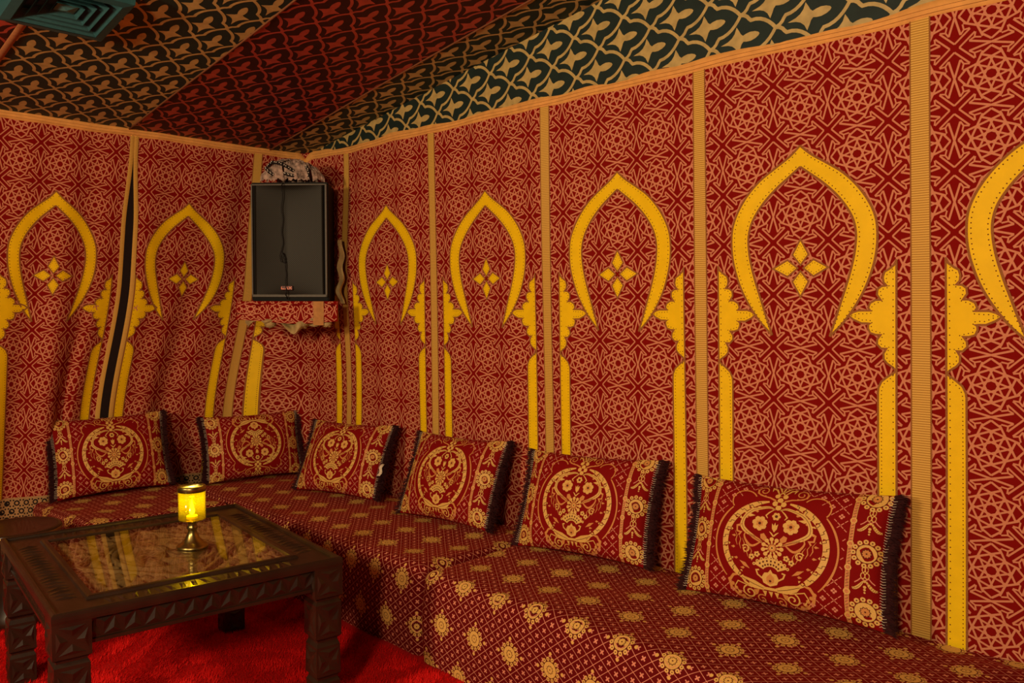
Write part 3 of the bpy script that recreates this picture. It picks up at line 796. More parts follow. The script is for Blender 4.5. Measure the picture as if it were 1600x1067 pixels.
        for k in range(7):
            a = math.radians(-48 + 18 * k); p = (0.112 * math.cos(a), -0.006 + 0.108 * math.sin(a))
            cl.poly([(s * x, y) for x, y in [(p[0], p[1] - 0.004), (p[0] + 0.009, p[1]), (p[0], p[1] + 0.004), (p[0] - 0.004, p[1])]][::s], B, o2)
        cl.stroke([(s * x, y) for x, y in resample([(0.030, 0.000), (0.056, -0.018), (0.074, -0.008), (0.084, 0.012), (0.074, 0.026)], 16)], 0.0058, B, o2, taper=[0.4, 1, 1.2, 0.8, 0.3])
        cl.stroke([(s * x, y) for x, y in spiral((0.074, -0.030), 0.013, 0.003, 0.6, 1.2, 16)], 0.0034, G, o2)
        cl.poly([(s * x, y) for x, y in [(0.060, 0.074), (0.074, 0.078), (0.086, 0.072), (0.076, 0.068)]][::s], G, o2)
        cl.poly([(s * x, y) for x, y in [(0.056, -0.086), (0.074, -0.080), (0.088, -0.066), (0.070, -0.070)]][::s], B, o2)
        # flowers
        c = (s * 0.044, 0.052)
        for k in range(7):
            a = k * 2 * PI / 7 + 0.3
            cl.disc((c[0] + 0.0145 * math.cos(a), c[1] + 0.0145 * math.sin(a)), 0.0085, G, o3 + k * 1e-5, n=7)
        cl.poly([(c[0] + (0.0125 if k % 2 else 0.008) * math.cos(k * PI / 6), c[1] + (0.0125 if k % 2 else 0.008) * math.sin(k * PI / 6)) for k in range(12)], B, o4)
        cl.disc(c, 0.0046, O, o4 + 0.0003, n=7)
        for k, (x, y) in enumerate(((0.040, -0.040), (0.054, -0.050))):
            for a in range(5): cl.disc((s * x + 0.0052 * math.cos(a * 1.2566), y + 0.0052 * math.sin(a * 1.2566)), 0.0038, G, o3, n=6)
            cl.disc((s * x, y), 0.0028, O, o4, n=5)
    # axis pieces
    for r, m, o in ((0.030, G, o3),):
        for k in range(11):
            a = k * 2 * PI / 11
            cl.poly([(0.0255 * math.cos(a) + 0.0062 * math.cos(t * PI / 4), -0.016 + 0.0255 * math.sin(a) + 0.0062 * math.sin(t * PI / 4)) for t in range(8)], m, o + k * 1e-5)
            cl.stroke([(0.012 * math.cos(a), -0.016 + 0.012 * math.sin(a)), (0.026 * math.cos(a), -0.016 + 0.026 * math.sin(a))], 0.0050, m, o)
    cl.disc((0, -0.016), 0.0110, B, o4, n=10); cl.disc((0, -0.016), 0.0060, G, o4 + 0.0003, n=8); cl.disc((0, -0.016), 0.0028, O, o4 + 0.0006, n=6)
    for a in range(6): cl.disc((0.0078 * math.cos(a * PI / 3), 0.078 + 0.0078 * math.sin(a * PI / 3)), 0.0050, G, o3, n=6)
    cl.disc((0, 0.078), 0.0048, O, o4, n=6)
    cl.poly([(0, 0.030), (0.007, 0.040), (0.009, 0.056), (0.003, 0.050), (0, 0.060), (-0.003, 0.050), (-0.009, 0.056), (-0.007, 0.040)], G, o3)
    for s in (-1, 1): cl.stroke([(0, 0.018), (s * 0.007, 0.026), (s * 0.013, 0.031)], 0.0040, G, o3, taper=[1, 1, 0.3])
    for a in range(4): cl.disc((0.0115 * math.cos(a * PI / 2), 0.118 + 0.0125 * math.sin(a * PI / 2)), 0.0085, G, o3, n=8)
    cl.disc((0, 0.118), 0.0058, 0, o4, n=7)
    for k in range(3): cl.disc((0.011 * (k - 1), 0.152 - 0.008 * abs(k - 1)), 0.0075, G, o3, n=7)
    cl.disc((0, 0.150), 0.0050, 0, o4, n=6)
    for s in (-1, 0, 1): cl.stroke([(s * 0.004, 0.160), (s * 0.012, 0.174), (s * 0.022, 0.182)], 0.0050, G, o2, taper=[0.6, 1, 0.2])
    # basket fan, flame, clasp
    fan0 = arc((0, -0.092), 0.022, 0.022, 30, 150, 9); fan1 = arc((0, -0.092), 0.052, 0.046, 30, 150, 9)
    for k in range(8): cl.poly([fan0[k], fan1[k], fan1[k + 1], fan0[k + 1]][::-1], G, o2)
    for k in range(1, 8):
        for r in (0.25, 0.65):
            p = np.array(fan0[k]) * (1 - r) + np.array(fan1[k]) * r; cl.stroke([p - (0.0022, 0), p + (0.0022, 0)], 0.0055, O, o3)
    for k in range(9): cl.disc(fan1[k], 0.0048, G, o3, n=7); cl.disc(fan1[k], 0.0018, O, o4, n=5)
    cl.poly([(0, -0.128), (0.018, -0.120), (0.023, -0.104), (0.016, -0.090), (0.006, -0.088), (0, -0.078), (-0.006, -0.088), (-0.016, -0.090), (-0.023, -0.104), (-0.018, -0.120)], G, o3)
    cl.poly([(0, -0.122), (0.010, -0.114), (0.010, -0.102), (0, -0.090), (-0.010, -0.102), (-0.010, -0.114)], B, o4)
    cl.disc((0, -0.112), 0.0038, O, o4 + 0.0003, n=6)
    for s in (-1, 1): cl.stroke([(s * 0.020, -0.108), (s * 0.034, -0.098), (s * 0.038, -0.086), (s * 0.030, -0.084)], 0.0042, G, o3)
    cl.stroke([(-0.018, -0.136), (0.018, -0.136)], 0.0085, G, o3)
    for k in range(3): cl.poly([(-0.016 + 0.016 * k + x, -0.150 + y) for x, y in ((-0.006, 0.006), (0.006, 0.006), (0, -0.012))][::-1], G, o3)
    cl.cl.clip = []

def pillow(T, hw, hh, sgn, seed):
    def sf(U, V):
        a = np.clip(np.abs(U) / hw, 0, 1); b = np.clip(np.abs(V) / hh, 0, 1)
        f = np.clip((1 - a ** 2.6) * (1 - b ** 2.4), 0, None) ** 0.52
        x = U * (1 - 0.055 * (1 - b ** 2) * a ** 3); y = V * (1 - 0.060 * (1 - a ** 2) * b ** 3)
        z = sgn * T / 2 * f
        # soft creases running in from the corners
        z = z + sgn * 0.004 * f * np.sin(U * 22 + seed) * np.sin(V * 17 + seed * 2)
        return np.stack([x, y, z], 1)
    return sf

CUSH_MESH = {}
def make_cushion(label, origin, xdir, tilt, roll, w=0.60, h=0.40, T=0.16, flip_v=False, seed=0.0, group='red brocade cushions on the benches'):
    """origin: middle of the bottom seam; xdir: direction of the width seen from the front (left to right)"""
    root = thing('cushion', label, 'cushion', group=group)
    hw, hh = w / 2, h / 2
    kx, ky = hw / 0.30, hh / 0.20
    sfa = pillow(T, hw, hh, 1, seed)
    sg = -1 if flip_v else 1
    art = lambda U, V: sfa(U * kx * sg, V * ky * sg)
    cl = Cloth(art); cl.grid(np.linspace(-0.30, 0.30, 65), np.linspace(-0.20, 0.20, 45), 0, 0.0); cushion_art(cl)
    cl.build('front_cover', ['cush_red', 'seat_line', 'gold', 'bronze', 'outline', 'cush_bar'], root)
    cb = Cloth(pillow(T, hw, hh, -1, seed), flip=True); cb.grid(np.linspace(-hw, hw, 33), np.linspace(-hh, hh, 25), 0, 0.0)
    cb.build('back_cover', ['cush_red'], root)
    # fringes and white braid on both short ends
    for s in (-1, 1):
        n = 900; V = []; F = []
        for k in range(n):
            y = -hh + h * (k + 0.5) / n
            x0 = s * hw * (1 - 0.055 * (1 - (y / hh) ** 2)) - s * 0.004
            L = 0.040 * rnd.uniform(0.75, 1.15); zz = rnd.gauss(0, 0.006); sp = rnd.uniform(-0.014, 0.012); zd = rnd.gauss(0, 0.012) - 0.004
            b = len(V); V += [(x0, y - 0.0012, zz), (x0, y + 0.0012, zz), (x0 + s * L * 0.6, y + sp * 0.5 + 0.0016, zz + zd * 0.6), (x0 + s * L * 0.6, y + sp * 0.5 - 0.0016, zz + zd * 0.6), (x0 + s * L, y + sp - 0.004, zz + zd)]
            F += [(b, b + 1, b + 2, b + 3), (b + 3, b + 2, b + 4)]
        o = link('fringe', mesh_from('fringe', V, F), ['fringe'], root); o['kind'] = 'stuff'; o['label'] = 'dark maroon brush fringe'
        bm = bmesh.new()
        for k in range(48):
            y = -hh * 0.94 + h * 0.94 * k / 47 ; x0 = s * hw * (1 - 0.055 * (1 - (y / hh) ** 2)) + s * 0.0005
            tube(bm, [(x0 - s * 0.012, y, 0.011), (x0 - s * 0.005, y + 0.0028, 0.0125), (x0 + s * 0.001, y, 0.0115), (x0 + s * 0.010, y + 0.002, 0.009)], 0.0009, 4)
        o = bm_obj('braid', bm, 'white_thread', root, True); o['kind'] = 'stuff'; o['label'] = 'white zigzag braid along the fringe'
    X = Vector((xdir[0], xdir[1], 0)).normalized(); Z0 = Vector((0, 0, 1))
    Fw = X.cross(Z0)                       # faces the room: right-hand of width is out of the wall
    Y = (Z0 * math.cos(tilt) - Fw * math.sin(tilt)).normalized(); Nn = X.cross(Y)
    R_ = Matrix((X, Y, Nn)).transposed().to_4x4() @ Matrix.Rotation(roll, 4, 'Z')
    root.matrix_world = Matrix.Translation(origin) @ R_ @ Matrix.Translation((0, hh, 0))
    return root

D = math.radians
make_cushion('large red brocade cushion on the near bench, the one farthest from the corner speaker', (3.155, -0.195, SEAT + 0.022), (1, 0.0), D(19), D(3.0), w=0.69, h=0.41, seed=0.3)
make_cushion('red brocade cushion on the near bench just past the cleft between the benches', (2.32, -0.215, SEAT + 0.022), (1, 0.09), D(20), D(2.5), w=0.61, h=0.41, seed=1.3)
make_cushion('red brocade cushion on the far bench beside the cleft between the benches', (1.52, -0.245, SEAT + 0.018), (1, 0.08), D(23), D(1.0), w=0.56, h=0.41, seed=2.1)
tagc = make_cushion('red brocade cushion with a white tag at its fringe, angled near the wall corner', (0.70, -0.29, SEAT + 0.018), (1, 0.22), D(25), D(1.0), w=0.56, h=0.40, seed=3.7)
make_cushion('upside-down red brocade cushion under the speaker shelf by the wall corner', (0.02, -0.37, SEAT + 0.018), (0.24, 1), D(17), D(1.0), w=0.54, h=0.38, flip_v=True, seed=4.4)
make_cushion('red brocade cushion on the short bench next to the round stool', (-0.16, -1.09, SEAT + 0.018), (0.14, 1), D(18), D(1.5), w=0.56, h=0.42, seed=5.2)
bm = bmesh.new()
bmesh.ops.create_grid(bm, x_segments=6, y_segments=8, size=0.5)
for v in bm.verts:
    u, t = v.co.x, v.co.y
    v.co = (0.283 + 0.02 * u, -0.045 + 0.065 * t, 0.020 + 0.006 * math.sin(t * 9) + 0.004 * math.cos(u * 6))
bmesh.ops.solidify(bm, geom=bm.faces[:], thickness=0.001)
o = bm_obj('care_tag', bm, 'white_thread', tagc, True); o['label'] = 'small white fabric tag'

# ------------------------------------------------------------------ carved low table
TZ = 0.522
def carved_table():
    root = thing('coffee_table', 'low square dark carved wooden table with a glass inset, on the red carpet', 'table', (1.545, -1.525, 0))
    root.rotation_euler = (0, 0, D(-6.5))
    hx, hy = 0.485, 0.435; fr = 0.135
    # four rails of the top, mitred, with a carved moulding edge
    def rail(a, b, inner_a, inner_b):
        bm = bmesh.new()
        a, b, ia, ib = (Vector((*p, 0)) for p in (a, b, inner_a, inner_b))
        prof = [(0.0, -0.030), (-0.006, -0.022), (-0.006, -0.012), (0.0, -0.004), (0.05, 0.0), (0.10, 0.0), (0.13, -0.003), (0.14, -0.010), (0.80, -0.010), (0.83, -0.003), (0.87, -0.001), (0.96, -0.001), (1.0, -0.010), (1.0, -0.030)]
        A = [bm.verts.new(a.lerp(ia, t) + Vector((0, 0, TZ + z))) for t, z in prof]; B = [bm.verts.new(b.lerp(ib, t) + Vector((0, 0, TZ + z))) for t, z in prof]
        n = len(prof)
        for k in range(n): bm.faces.new((A[k], A[(k + 1) % n], B[(k + 1) % n], B[k]))
        bm.faces.new(A); bm.faces.new(B[::-1])
        # chip carving in the sunk field of the rail: slanted leaf cuts
        L = (b - a).length; d = (b - a).normalized(); nin = (ia - a); nin = (nin - d * nin.dot(d)); wdt = nin.length; nin.normalize()
        k0 = wdt + 0.01
        cnt = int((L - 2 * k0) / 0.034)
        for k in range(cnt):
            s = k0 + 0.017 + k * (L - 2 * k0) / cnt
            sg = 1 if (k // 2) % 2 else -1
            c = a + d * s + nin * wdt * 0.47 + Vector((0, 0, TZ - 0.010))
            q = [c + d * (-0.012) + nin * (-0.034 * sg), c + d * 0.003 + nin * (-0.030 * sg), c + d * 0.013 + nin * (0.034 * sg), c + d * (-0.003) + nin * (0.030 * sg)]
            v = [bm.verts.new(p) for p in q]; t = bm.verts.new(c + Vector((0, 0, 0.0055)))
            for i in range(4): bm.faces.new((v[i], v[(i + 1) % 4], t))
        o = bm_obj('top_rail', bm, 'wood', root)
        o.data.polygons.foreach_set('use_smooth', np.zeros(len(o.data.polygons), bool)); return o
    c = [(-hx, -hy), (hx, -hy), (hx, hy), (-hx, hy)]; i = [(-hx + fr, -hy + fr), (hx - fr, -hy + fr), (hx - fr, hy - fr), (-hx + fr, hy - fr)]
    for k in range(4): rail(c[k], c[(k + 1) % 4], i[k], i[(k + 1) % 4])
    ix, iy = hx - fr, hy - fr
    # carved relief panel under the glass
    nx, ny = 200, 170; xs = np.linspace(-ix - 0.01, ix + 0.01, nx); ys = np.linspace(-iy - 0.01, iy + 0.01, ny)
    X, Y = np.meshgrid(xs, ys); R_ = np.hypot(X / 1.15, Y); A_ = np.arctan2(Y, X)
    sq = lambda q: np.tanh(q * 2.6)
    Z = sq(np.sin(R_ * 88 + 1.2 * np.sin(A_ * 10)) * np.cos(A_ * 12 + np.sin(R_ * 34) * 2.2)) * 0.5 + 0.5
    Z = np.where(R_ < 0.15, 0.5 + 0.5 * sq(np.cos(A_ * 8 + 3 * np.sin(R_ * 40)) + 0.6 * np.sin(R_ * 90)), Z)
    dia = np.abs(X) / 0.335 + np.abs(Y) / 0.285
    Z = np.where(dia > 1.06, 0.5 + 0.5 * sq(np.sin(X * 90) * np.sin(Y * 90)), Z)
    Z = np.where(np.abs(dia - 1) < 0.04, 1.1, np.where(np.abs(dia - 1) < 0.08, -0.1, Z))
    Z = np.where(np.abs(R_ - 0.16) < 0.008, 1.1, np.where(np.abs(R_ - 0.16) < 0.016, -0.1, Z))
    V = np.stack([X.ravel(), Y.ravel(), (TZ - 0.036 + 0.019 * Z).ravel()], 1)
    F = [(r * nx + q, r * nx + q + 1, (r + 1) * nx + q + 1, (r + 1) * nx + q) for r in range(ny - 1) for q in range(nx - 1)]
    o = link('carved_panel', mesh_from('carved_panel', V, F, smooth=True), ['carved'], root); o['label'] = 'pale carved relief panel under the glass'
    bm = bmesh.new(); bx(bm, -ix - 0.006, ix + 0.006, -iy - 0.006, iy + 0.006, TZ - 0.012, TZ - 0.006)
    o = bm_obj('glass_top', bm, 'glass', root); o['label'] = 'clear glass inset'
    # aprons with raised triangles
    for k in range(4):
        a, b = Vector((*c[k], 0)), Vector((*c[(k + 1) % 4], 0)); d = (b - a).normalized(); nout = Vector((d.y, -d.x, 0)); L = (b - a).length
        bm = bmesh.new()
        def pt(s, o, z): return a + d * s - nout * (0.022 - o) + Vector((0, 0, z))
        zt, zb = TZ - 0.030, TZ - 0.105; s0, s1 = 0.075, L - 0.075
        q = [[bm.verts.new(pt(s, o, z)) for s in (s0, s1)] for o, z in ((0, zt), (0, zb + 0.012), (0.006, zb + 0.010), (0.006, zb), (-0.02, zb), (-0.02, zt))]
        for t in range(6): bm.faces.new((q[t][0], q[t][1], q[(t + 1) % 6][1], q[(t + 1) % 6][0]))
        n = int((s1 - s0) / 0.052); st = (s1 - s0) / n
        for t in range(n):
            for up in (0, 1):
                sa = s0 + t * st
                tri = [(sa + 0.004, zb + 0.016), (sa + st - 0.004, zb + 0.016), (sa + st * 0.62, zt - 0.012)] if not up else [(sa + st * 0.70, zt - 0.008), (sa + st * 1.55, zt - 0.008), (sa + st * 1.06, zb + 0.024)]
                if tri[1][0] > s1: continue
                vv = [bm.verts.new(pt(x, 0.0005, z)) for x, z in tri]; cx = sum(p[0] for p in tri) / 3; cz = sum(p[1] for p in tri) / 3
                top = bm.verts.new(pt(cx, 0.0055, cz))
                for e in range(3): bm.faces.new((vv[e], vv[(e + 1) % 3], top))
        bm_obj('apron', bm, 'wood', root)
    # legs: square, slightly waisted, with carved bands and crossed ridges
    for (sx, sy) in ((-1, -1), (1, -1), (1, 1), (-1, 1)):
        bm = bmesh.new(); cx, cy = sx * (hx - 0.050), sy * (hy - 0.050)
        lv = [(0.042, 0.0), (0.042, 0.100), (0.036, 0.112), (0.036, 0.118), (0.044, 0.126), (0.042, 0.225), (0.036, 0.240), (0.036, 0.246), (0.046, 0.256), (0.046, 0.370), (0.040, 0.380), (0.040, 0.386), (0.050, 0.394), (0.050, TZ - 0.030)]
        rg = [[bm.verts.new((cx + e * r, cy + f * r, z)) for e, f in ((-1, -1), (1, -1), (1, 1), (-1, 1))] for r, z in lv]
        for A, B in zip(rg, rg[1:]):
            for t in range(4): bm.faces.new((A[t], A[(t + 1) % 4], B[(t + 1) % 4], B[t]))
        bm.faces.new(rg[0][::-1]); bm.faces.new(rg[-1])
        for (z0, z1, r) in ((0.012, 0.092, 0.042), (0.134, 0.216, 0.0432), (0.264, 0.362, 0.046), (0.402, TZ - 0.038, 0.050)):
            for t in range(4):
                ang = t * PI / 2; nrm = Vector((math.cos(ang), math.sin(ang), 0)); tn = Vector((-math.sin(ang), math.cos(ang), 0))
                base = Vector((cx, cy, 0)) + nrm * (r - 0.001); e = r * 0.86; zm = (z0 + z1) / 2
                for tri in (((-e, z0), (e, z0), (0, zm - 0.006)), ((-e, z1), (e, z1), (0, zm + 0.006)), ((-e, z0 + .006), (-e, z1 - .006), (-0.006, zm)), ((e, z0 + .006), (e, z1 - .006), (0.006, zm))):
                    vv = [bm.verts.new(base + tn * x + Vector((0, 0, z))) for x, z in tri]
                    ctr = sum((v.co for v in vv), Vector()) / 3; tp = bm.verts.new(ctr + nrm * 0.0055)
                    for k in range(3): bm.faces.new((vv[k], vv[(k + 1) % 3], tp))
        bm_obj('leg', bm, 'wood', root)
    return root
carved_table()

# ------------------------------------------------------------------ candle lantern
def lantern():
    gz = TZ - 0.006
    root = thing('candle_lantern', 'small brass candle holder with a glowing yellow glass cylinder on the glass table', 'candle holder', (1.592, -1.448, gz))
    bm = bmesh.new(); lathe(bm, [(0.0, 0.0), (0.052, 0.0), (0.054, 0.004), (0.050, 0.009), (0.036, 0.018), (0.026, 0.030), (0.019, 0.045), (0.014, 0.058), (0.016, 0.064), (0.019, 0.068), (0.016, 0.074), (0.014, 0.082), (0.018, 0.090), (0.034, 0.096), (0.040, 0.099), (0.0, 0.100)], 36)
    bm_obj('base', bm, 'brass', root)
    bm = bmesh.new(); lathe(bm, [(0.0455, 0.100), (0.0455, 0.212), (0.0430, 0.212), (0.0430, 0.100), (0.0455, 0.100)], 40)
    o = bm_obj('glass_cylinder', bm, 'amber', root); o['label'] = 'yellow glass cylinder'
    bm = bmesh.new(); lathe(bm, [(0.0462, 0.198), (0.0478, 0.200), (0.0478, 0.214), (0.0462, 0.217), (0.0420, 0.217), (0.0420, 0.198), (0.0462, 0.198)], 40)
    bm_obj('rim', bm, 'brass', root)
    bm = bmesh.new(); lathe(bm, [(0.0, 0.101), (0.018, 0.101), (0.019, 0.103), (0.019, 0.110), (0.017, 0.112), (0.0, 0.111)], 24)
    cn = bm_obj('candle', bm, 'wax', root)
    bm = bmesh.new(); tube(bm, [(0, 0, 0.110), (0.0005, 0, 0.118)], 0.0009, 6); bm_obj('wick', bm, 'wire', cn)
    bm = bmesh.new(); lathe(bm, [(0.0, 0.113), (0.0060, 0.117), (0.0088, 0.126), (0.0074, 0.140), (0.0042, 0.154), (0.0014, 0.166), (0.0, 0.170)], 16)
    o = bm_obj('flame', bm, 'flame', root); o['label'] = 'small bright candle flame'
    d = bpy.data.lights.new('candle_glow', 'POINT'); d.energy = 0.8; d.color = (1.0, 0.80, 0.22); d.shadow_soft_size = 0.008
    l = bpy.data.objects.new('candle_glow', d); COL.objects.link(l); l.location = (0, 0, 0.182); l.parent = root
lantern()

# ------------------------------------------------------------------ round stool beside the bench
def stool():
    H = 0.412
    root = thing('round_stool', 'round dark wooden stool behind the carved table, beside the short bench', 'stool', (0.405, -1.70, 0))
    bm = bmesh.new(); lathe(bm, [(0.0, H - 0.006), (0.10, H - 0.005), (0.150, H - 0.003), (0.158, H), (0.170, H), (0.175, H - 0.004), (0.176, H - 0.010), (0.172, H - 0.026), (0.150, H - 0.036), (0.0, H - 0.036)], 48); bm_obj('top', bm, 'wood', root)
    bm = bmesh.new(); lathe(bm, [(0.1755, H - 0.008), (0.1785, H - 0.012), (0.1785, H - 0.022), (0.1745, H - 0.026), (0.1755, H - 0.008)], 48)
    o = bm_obj('rim_band', bm, 'brass', root); o['label'] = 'worn brass band around the rim'
    bm = bmesh.new(); lathe(bm, [(0.0, H - 0.036), (0.125, H - 0.036), (0.120, H - 0.06), (0.085, H - 0.12), (0.075, 0.20), (0.085, 0.12), (0.120, 0.05), (0.128, 0.03), (0.128, 0.0), (0.0, 0.0)], 40); bm_obj('body', bm, 'wood', root)
stool()

# ------------------------------------------------------------------ corner shelf, speaker and what lies with them
FN = Vector((0.66, -0.75, 0)).normalized(); FX = Vector((0.75, 0.66, 0)).normalized()      # out of the corner / to the viewer's right
FC = Vector((0.355, -0.335, 0))
def local(o, base):   # orient an object: local x = FX, local y = -FN (into the corner), z up
    o.matrix_world = Matrix.Translation(base) @ Matrix((FX, -FN, Vector((0, 0, 1)))).transposed().to_4x4()

def shelf():
    root = thing('speaker_shelf', 'corner shelf wrapped in star-patterned red cloth, holding up the speaker', 'shelf')
    z0, z1 = 1.290, 1.388
    bm = bmesh.new()
    w = 0.275
    pts = [(-w, -0.055), (w, -0.055), (0.20, 0.19), (-0.20, 0.19)]
    lo = [bm.verts.new((x, y, z0 + 0.01)) for x, y in pts]; hi = [bm.verts.new((x, y, z1)) for x, y in pts]
    for k in range(4): bm.faces.new((lo[k], lo[(k + 1) % 4], hi[(k + 1) % 4], hi[k]))
    bm.faces.new(lo[::-1]); bm.faces.new(hi)
    bmesh.ops.bevel(bm, geom=bm.edges[:], offset=0.012, segments=2, affect='EDGES')
    bm_obj('board', bm, 'wall_red', root, True)
    def sf(U, V):
        return np.stack([U, -0.058 - 0.004 * np.sin(U * 30) * np.sin(V * 40) + 0.5 * np.maximum(V - z1 + 0.012, 0) + 0.0 * V - 0.003 * np.sin(V * 30), V - 0.010 * np.sin(U * 9 + 1) * (V < z0 + 0.03)], 1)
    cl = Cloth(sf); cl.grid(np.linspace(-w - 0.005, w + 0.005, 50), np.linspace(z0 - 0.01, z1 + 0.004, 14), 0, 0.0)
    star_fill(cl, -0.015, 0.185, (z0 + z1) / 2 + 0.01, 0.145, -w, w, z0 - 0.01, z1 + 0.002)
    cl.build('cloth_wrap', ['wall_red', 'wall_tan'], root)
    def sfs(U, V): return np.stack([U, -0.068 - 0.003 * np.sin(V * 60) - 0.004 * np.sin(U * 50), V], 1)
    cl = Cloth(sfs); cl.grid(np.linspace(0.150, 0.205, 6), np.linspace(z0 - 0.028, z1 + 0.003, 14), 0, 0.0); cl.build('strap', ['strap'], root)
    # torn cream lining hanging below
    def sfr(U, V):
        hang = 0.045 + 0.022 * np.sin(U * 21 + 1) + 0.016 * np.sin(U * 47) + 0.02 * np.exp(-((U - 0.1) / 0.06) ** 2)
        return np.stack([U + 0.006 * np.sin(V * 9 + U * 20), -0.040 + 0.018 * np.sin(U * 33 + V * 4) - 0.012 * V + 0.016 * np.sin(U * 71), z0 + 0.012 - V * hang], 1)
    for a, b in ((-0.235, -0.075), (-0.050, 0.060), (0.045, 0.200)):
        cl = Cloth(sfr, flip=True); cl.grid(np.linspace(a, b, 26), np.linspace(0, 1, 14), 0, 0.0); cl.build('torn_lining', ['rag'], root)
    for (x, sz) in ((-0.10, 0.030), (0.075, 0.036), (0.215, 0.024)):
        bm = bmesh.new(); bmesh.ops.create_icosphere(bm, subdivisions=3, radius=sz)
        for v in bm.verts:
            n = v.co.normalized(); v.co *= 1 + 0.22 * math.sin(n.x * 9 + x * 50) * math.sin(n.z * 11) + 0.12 * math.sin(n.y * 17 + n.x * 6)
            v.co.z *= 0.75; v.co += Vector((x, -0.035, z0 - 0.022))
        bm_obj('cloth_knot', bm, 'rag', root, True)
    local(root, FC)
shelf()

SPZ0, SPZ1 = 1.3925, 2.040
def speaker():
    root = thing('loudspeaker', 'large black loudspeaker with a perforated metal grille in the tent corner', 'speaker')
    w = 0.216; h = SPZ1 - SPZ0
    bm = bmesh.new()
    f = [(-w, 0.0), (w, 0.0), (w * 0.80, 0.27), (-w * 0.80, 0.27)]
    lo = [bm.verts.new((x, y, 0)) for x, y in f]; hi = [bm.verts.new((x, y, h)) for x, y in f]
    for k in range(4): bm.faces.new((lo[k], lo[(k + 1) % 4], hi[(k + 1) % 4], hi[k]))
    bm.faces.new(lo[::-1]); bm.faces.new(hi)
    bmesh.ops.bevel(bm, geom=bm.edges[:], offset=0.006, segments=2, affect='EDGES')
    bm_obj('cabinet', bm, 'black', root)
    g = w - 0.012
    def sf(U, V):
        d = 0.030 * (1 - np.abs(U) / g) ** 0.9 * np.sin(np.clip((V - 0.03) / (h - 0.05), 0, 1) * PI) ** 0.35
        return np.stack([U, -0.007 - d * 0.8, V], 1)
    cl = Cloth(sf); cl.grid(np.linspace(-g, g, 33), np.linspace(0.035, h - 0.016, 40), 0, 0.0)
    cl.build('grille', ['grille'], root)
    bm = bmesh.new()
    for (x0, x1, zz0, zz1) in ((-g - 0.006, g + 0.006, 0.022, 0.037), (-g - 0.006, g + 0.006, h - 0.018, h - 0.010), (-g - 0.006, -g + 0.002, 0.022, h - 0.010), (g - 0.004, g + 0.006, 0.022, h - 0.010)):
        bx(bm, x0, x1, -0.013, 0.002, zz0, zz1, 0.002)
    bm_obj('grille_frame', bm, 'frame_grey', root)
    # badge with raised letters
    bm = bmesh.new(); bx(bm, -0.040, 0.024, -0.034, -0.026, 0.060, 0.083, 0.002); bd = bm_obj('badge', bm, 'badge', root)
    def sfl(U, V): return np.stack([U, -0.0345 + 0 * U, V], 1)
    cl = Cloth(sfl); t = 0.0042; a, b = 0.0645, 0.0785
    cl.stroke([(-0.036, b), (-0.036, a + t / 2), (-0.020, a + t / 2)], t, 0, 0.001)
    cl.stroke([(-0.016, a), (-0.008, b - 0.001), (0.000, a)], t, 0, 0.001)
    cl.stroke([(0.004, b), (0.020, a)], t, 0, 0.001); cl.stroke([(0.004, a), (0.020, b)], t, 0, 0.0013)
    o = cl.build('lettering', ['badge_text'], bd); o['label'] = 'salmon letters LAX'
    root.matrix_world = Matrix.Identity(4); local(root, FC + Vector((0, 0, SPZ0)))
    # black wire with a loose knot hanging down the grille: a thing of its own
    bm = bmesh.new()
    P = [(-0.028, -0.012, h - 0.004), (-0.028, -0.038, h - 0.02)]
    for k in range(14): P.append((-0.028 + 0.004 * math.sin(k * 1.1), -0.0395, h - 0.05 - k * 0.022))
    zk = 0.245
    P += [(-0.034, -0.040, zk + 0.03), (-0.042, -0.042, zk), (-0.034, -0.043, zk - 0.030), (-0.018, -0.043, zk - 0.038), (-0.012, -0.044, zk - 0.015), (-0.022, -0.046, zk + 0.012), (-0.030, -0.046, zk + 0.020), (-0.024, -0.047, zk - 0.005), (-0.012, -0.045, zk - 0.030), (-0.010, -0.043, zk - 0.055)]
    for k in range(8): P.append((-0.011 + 0.002 * math.sin(k * 1.4), -0.0385, zk - 0.075 - k * 0.020))
    P += [(-0.010, -0.030, 0.03), (-0.010, -0.018, 0.012)]
    tube(bm, P, 0.0028, 6)
    wo = bm_obj('loudspeaker_wire', bm, 'wire', None, True); tag(wo, 'thin black wire with a loose knot hanging over the speaker grille', 'wire'); local(wo, FC + Vector((0, 0, SPZ0)))
speaker()

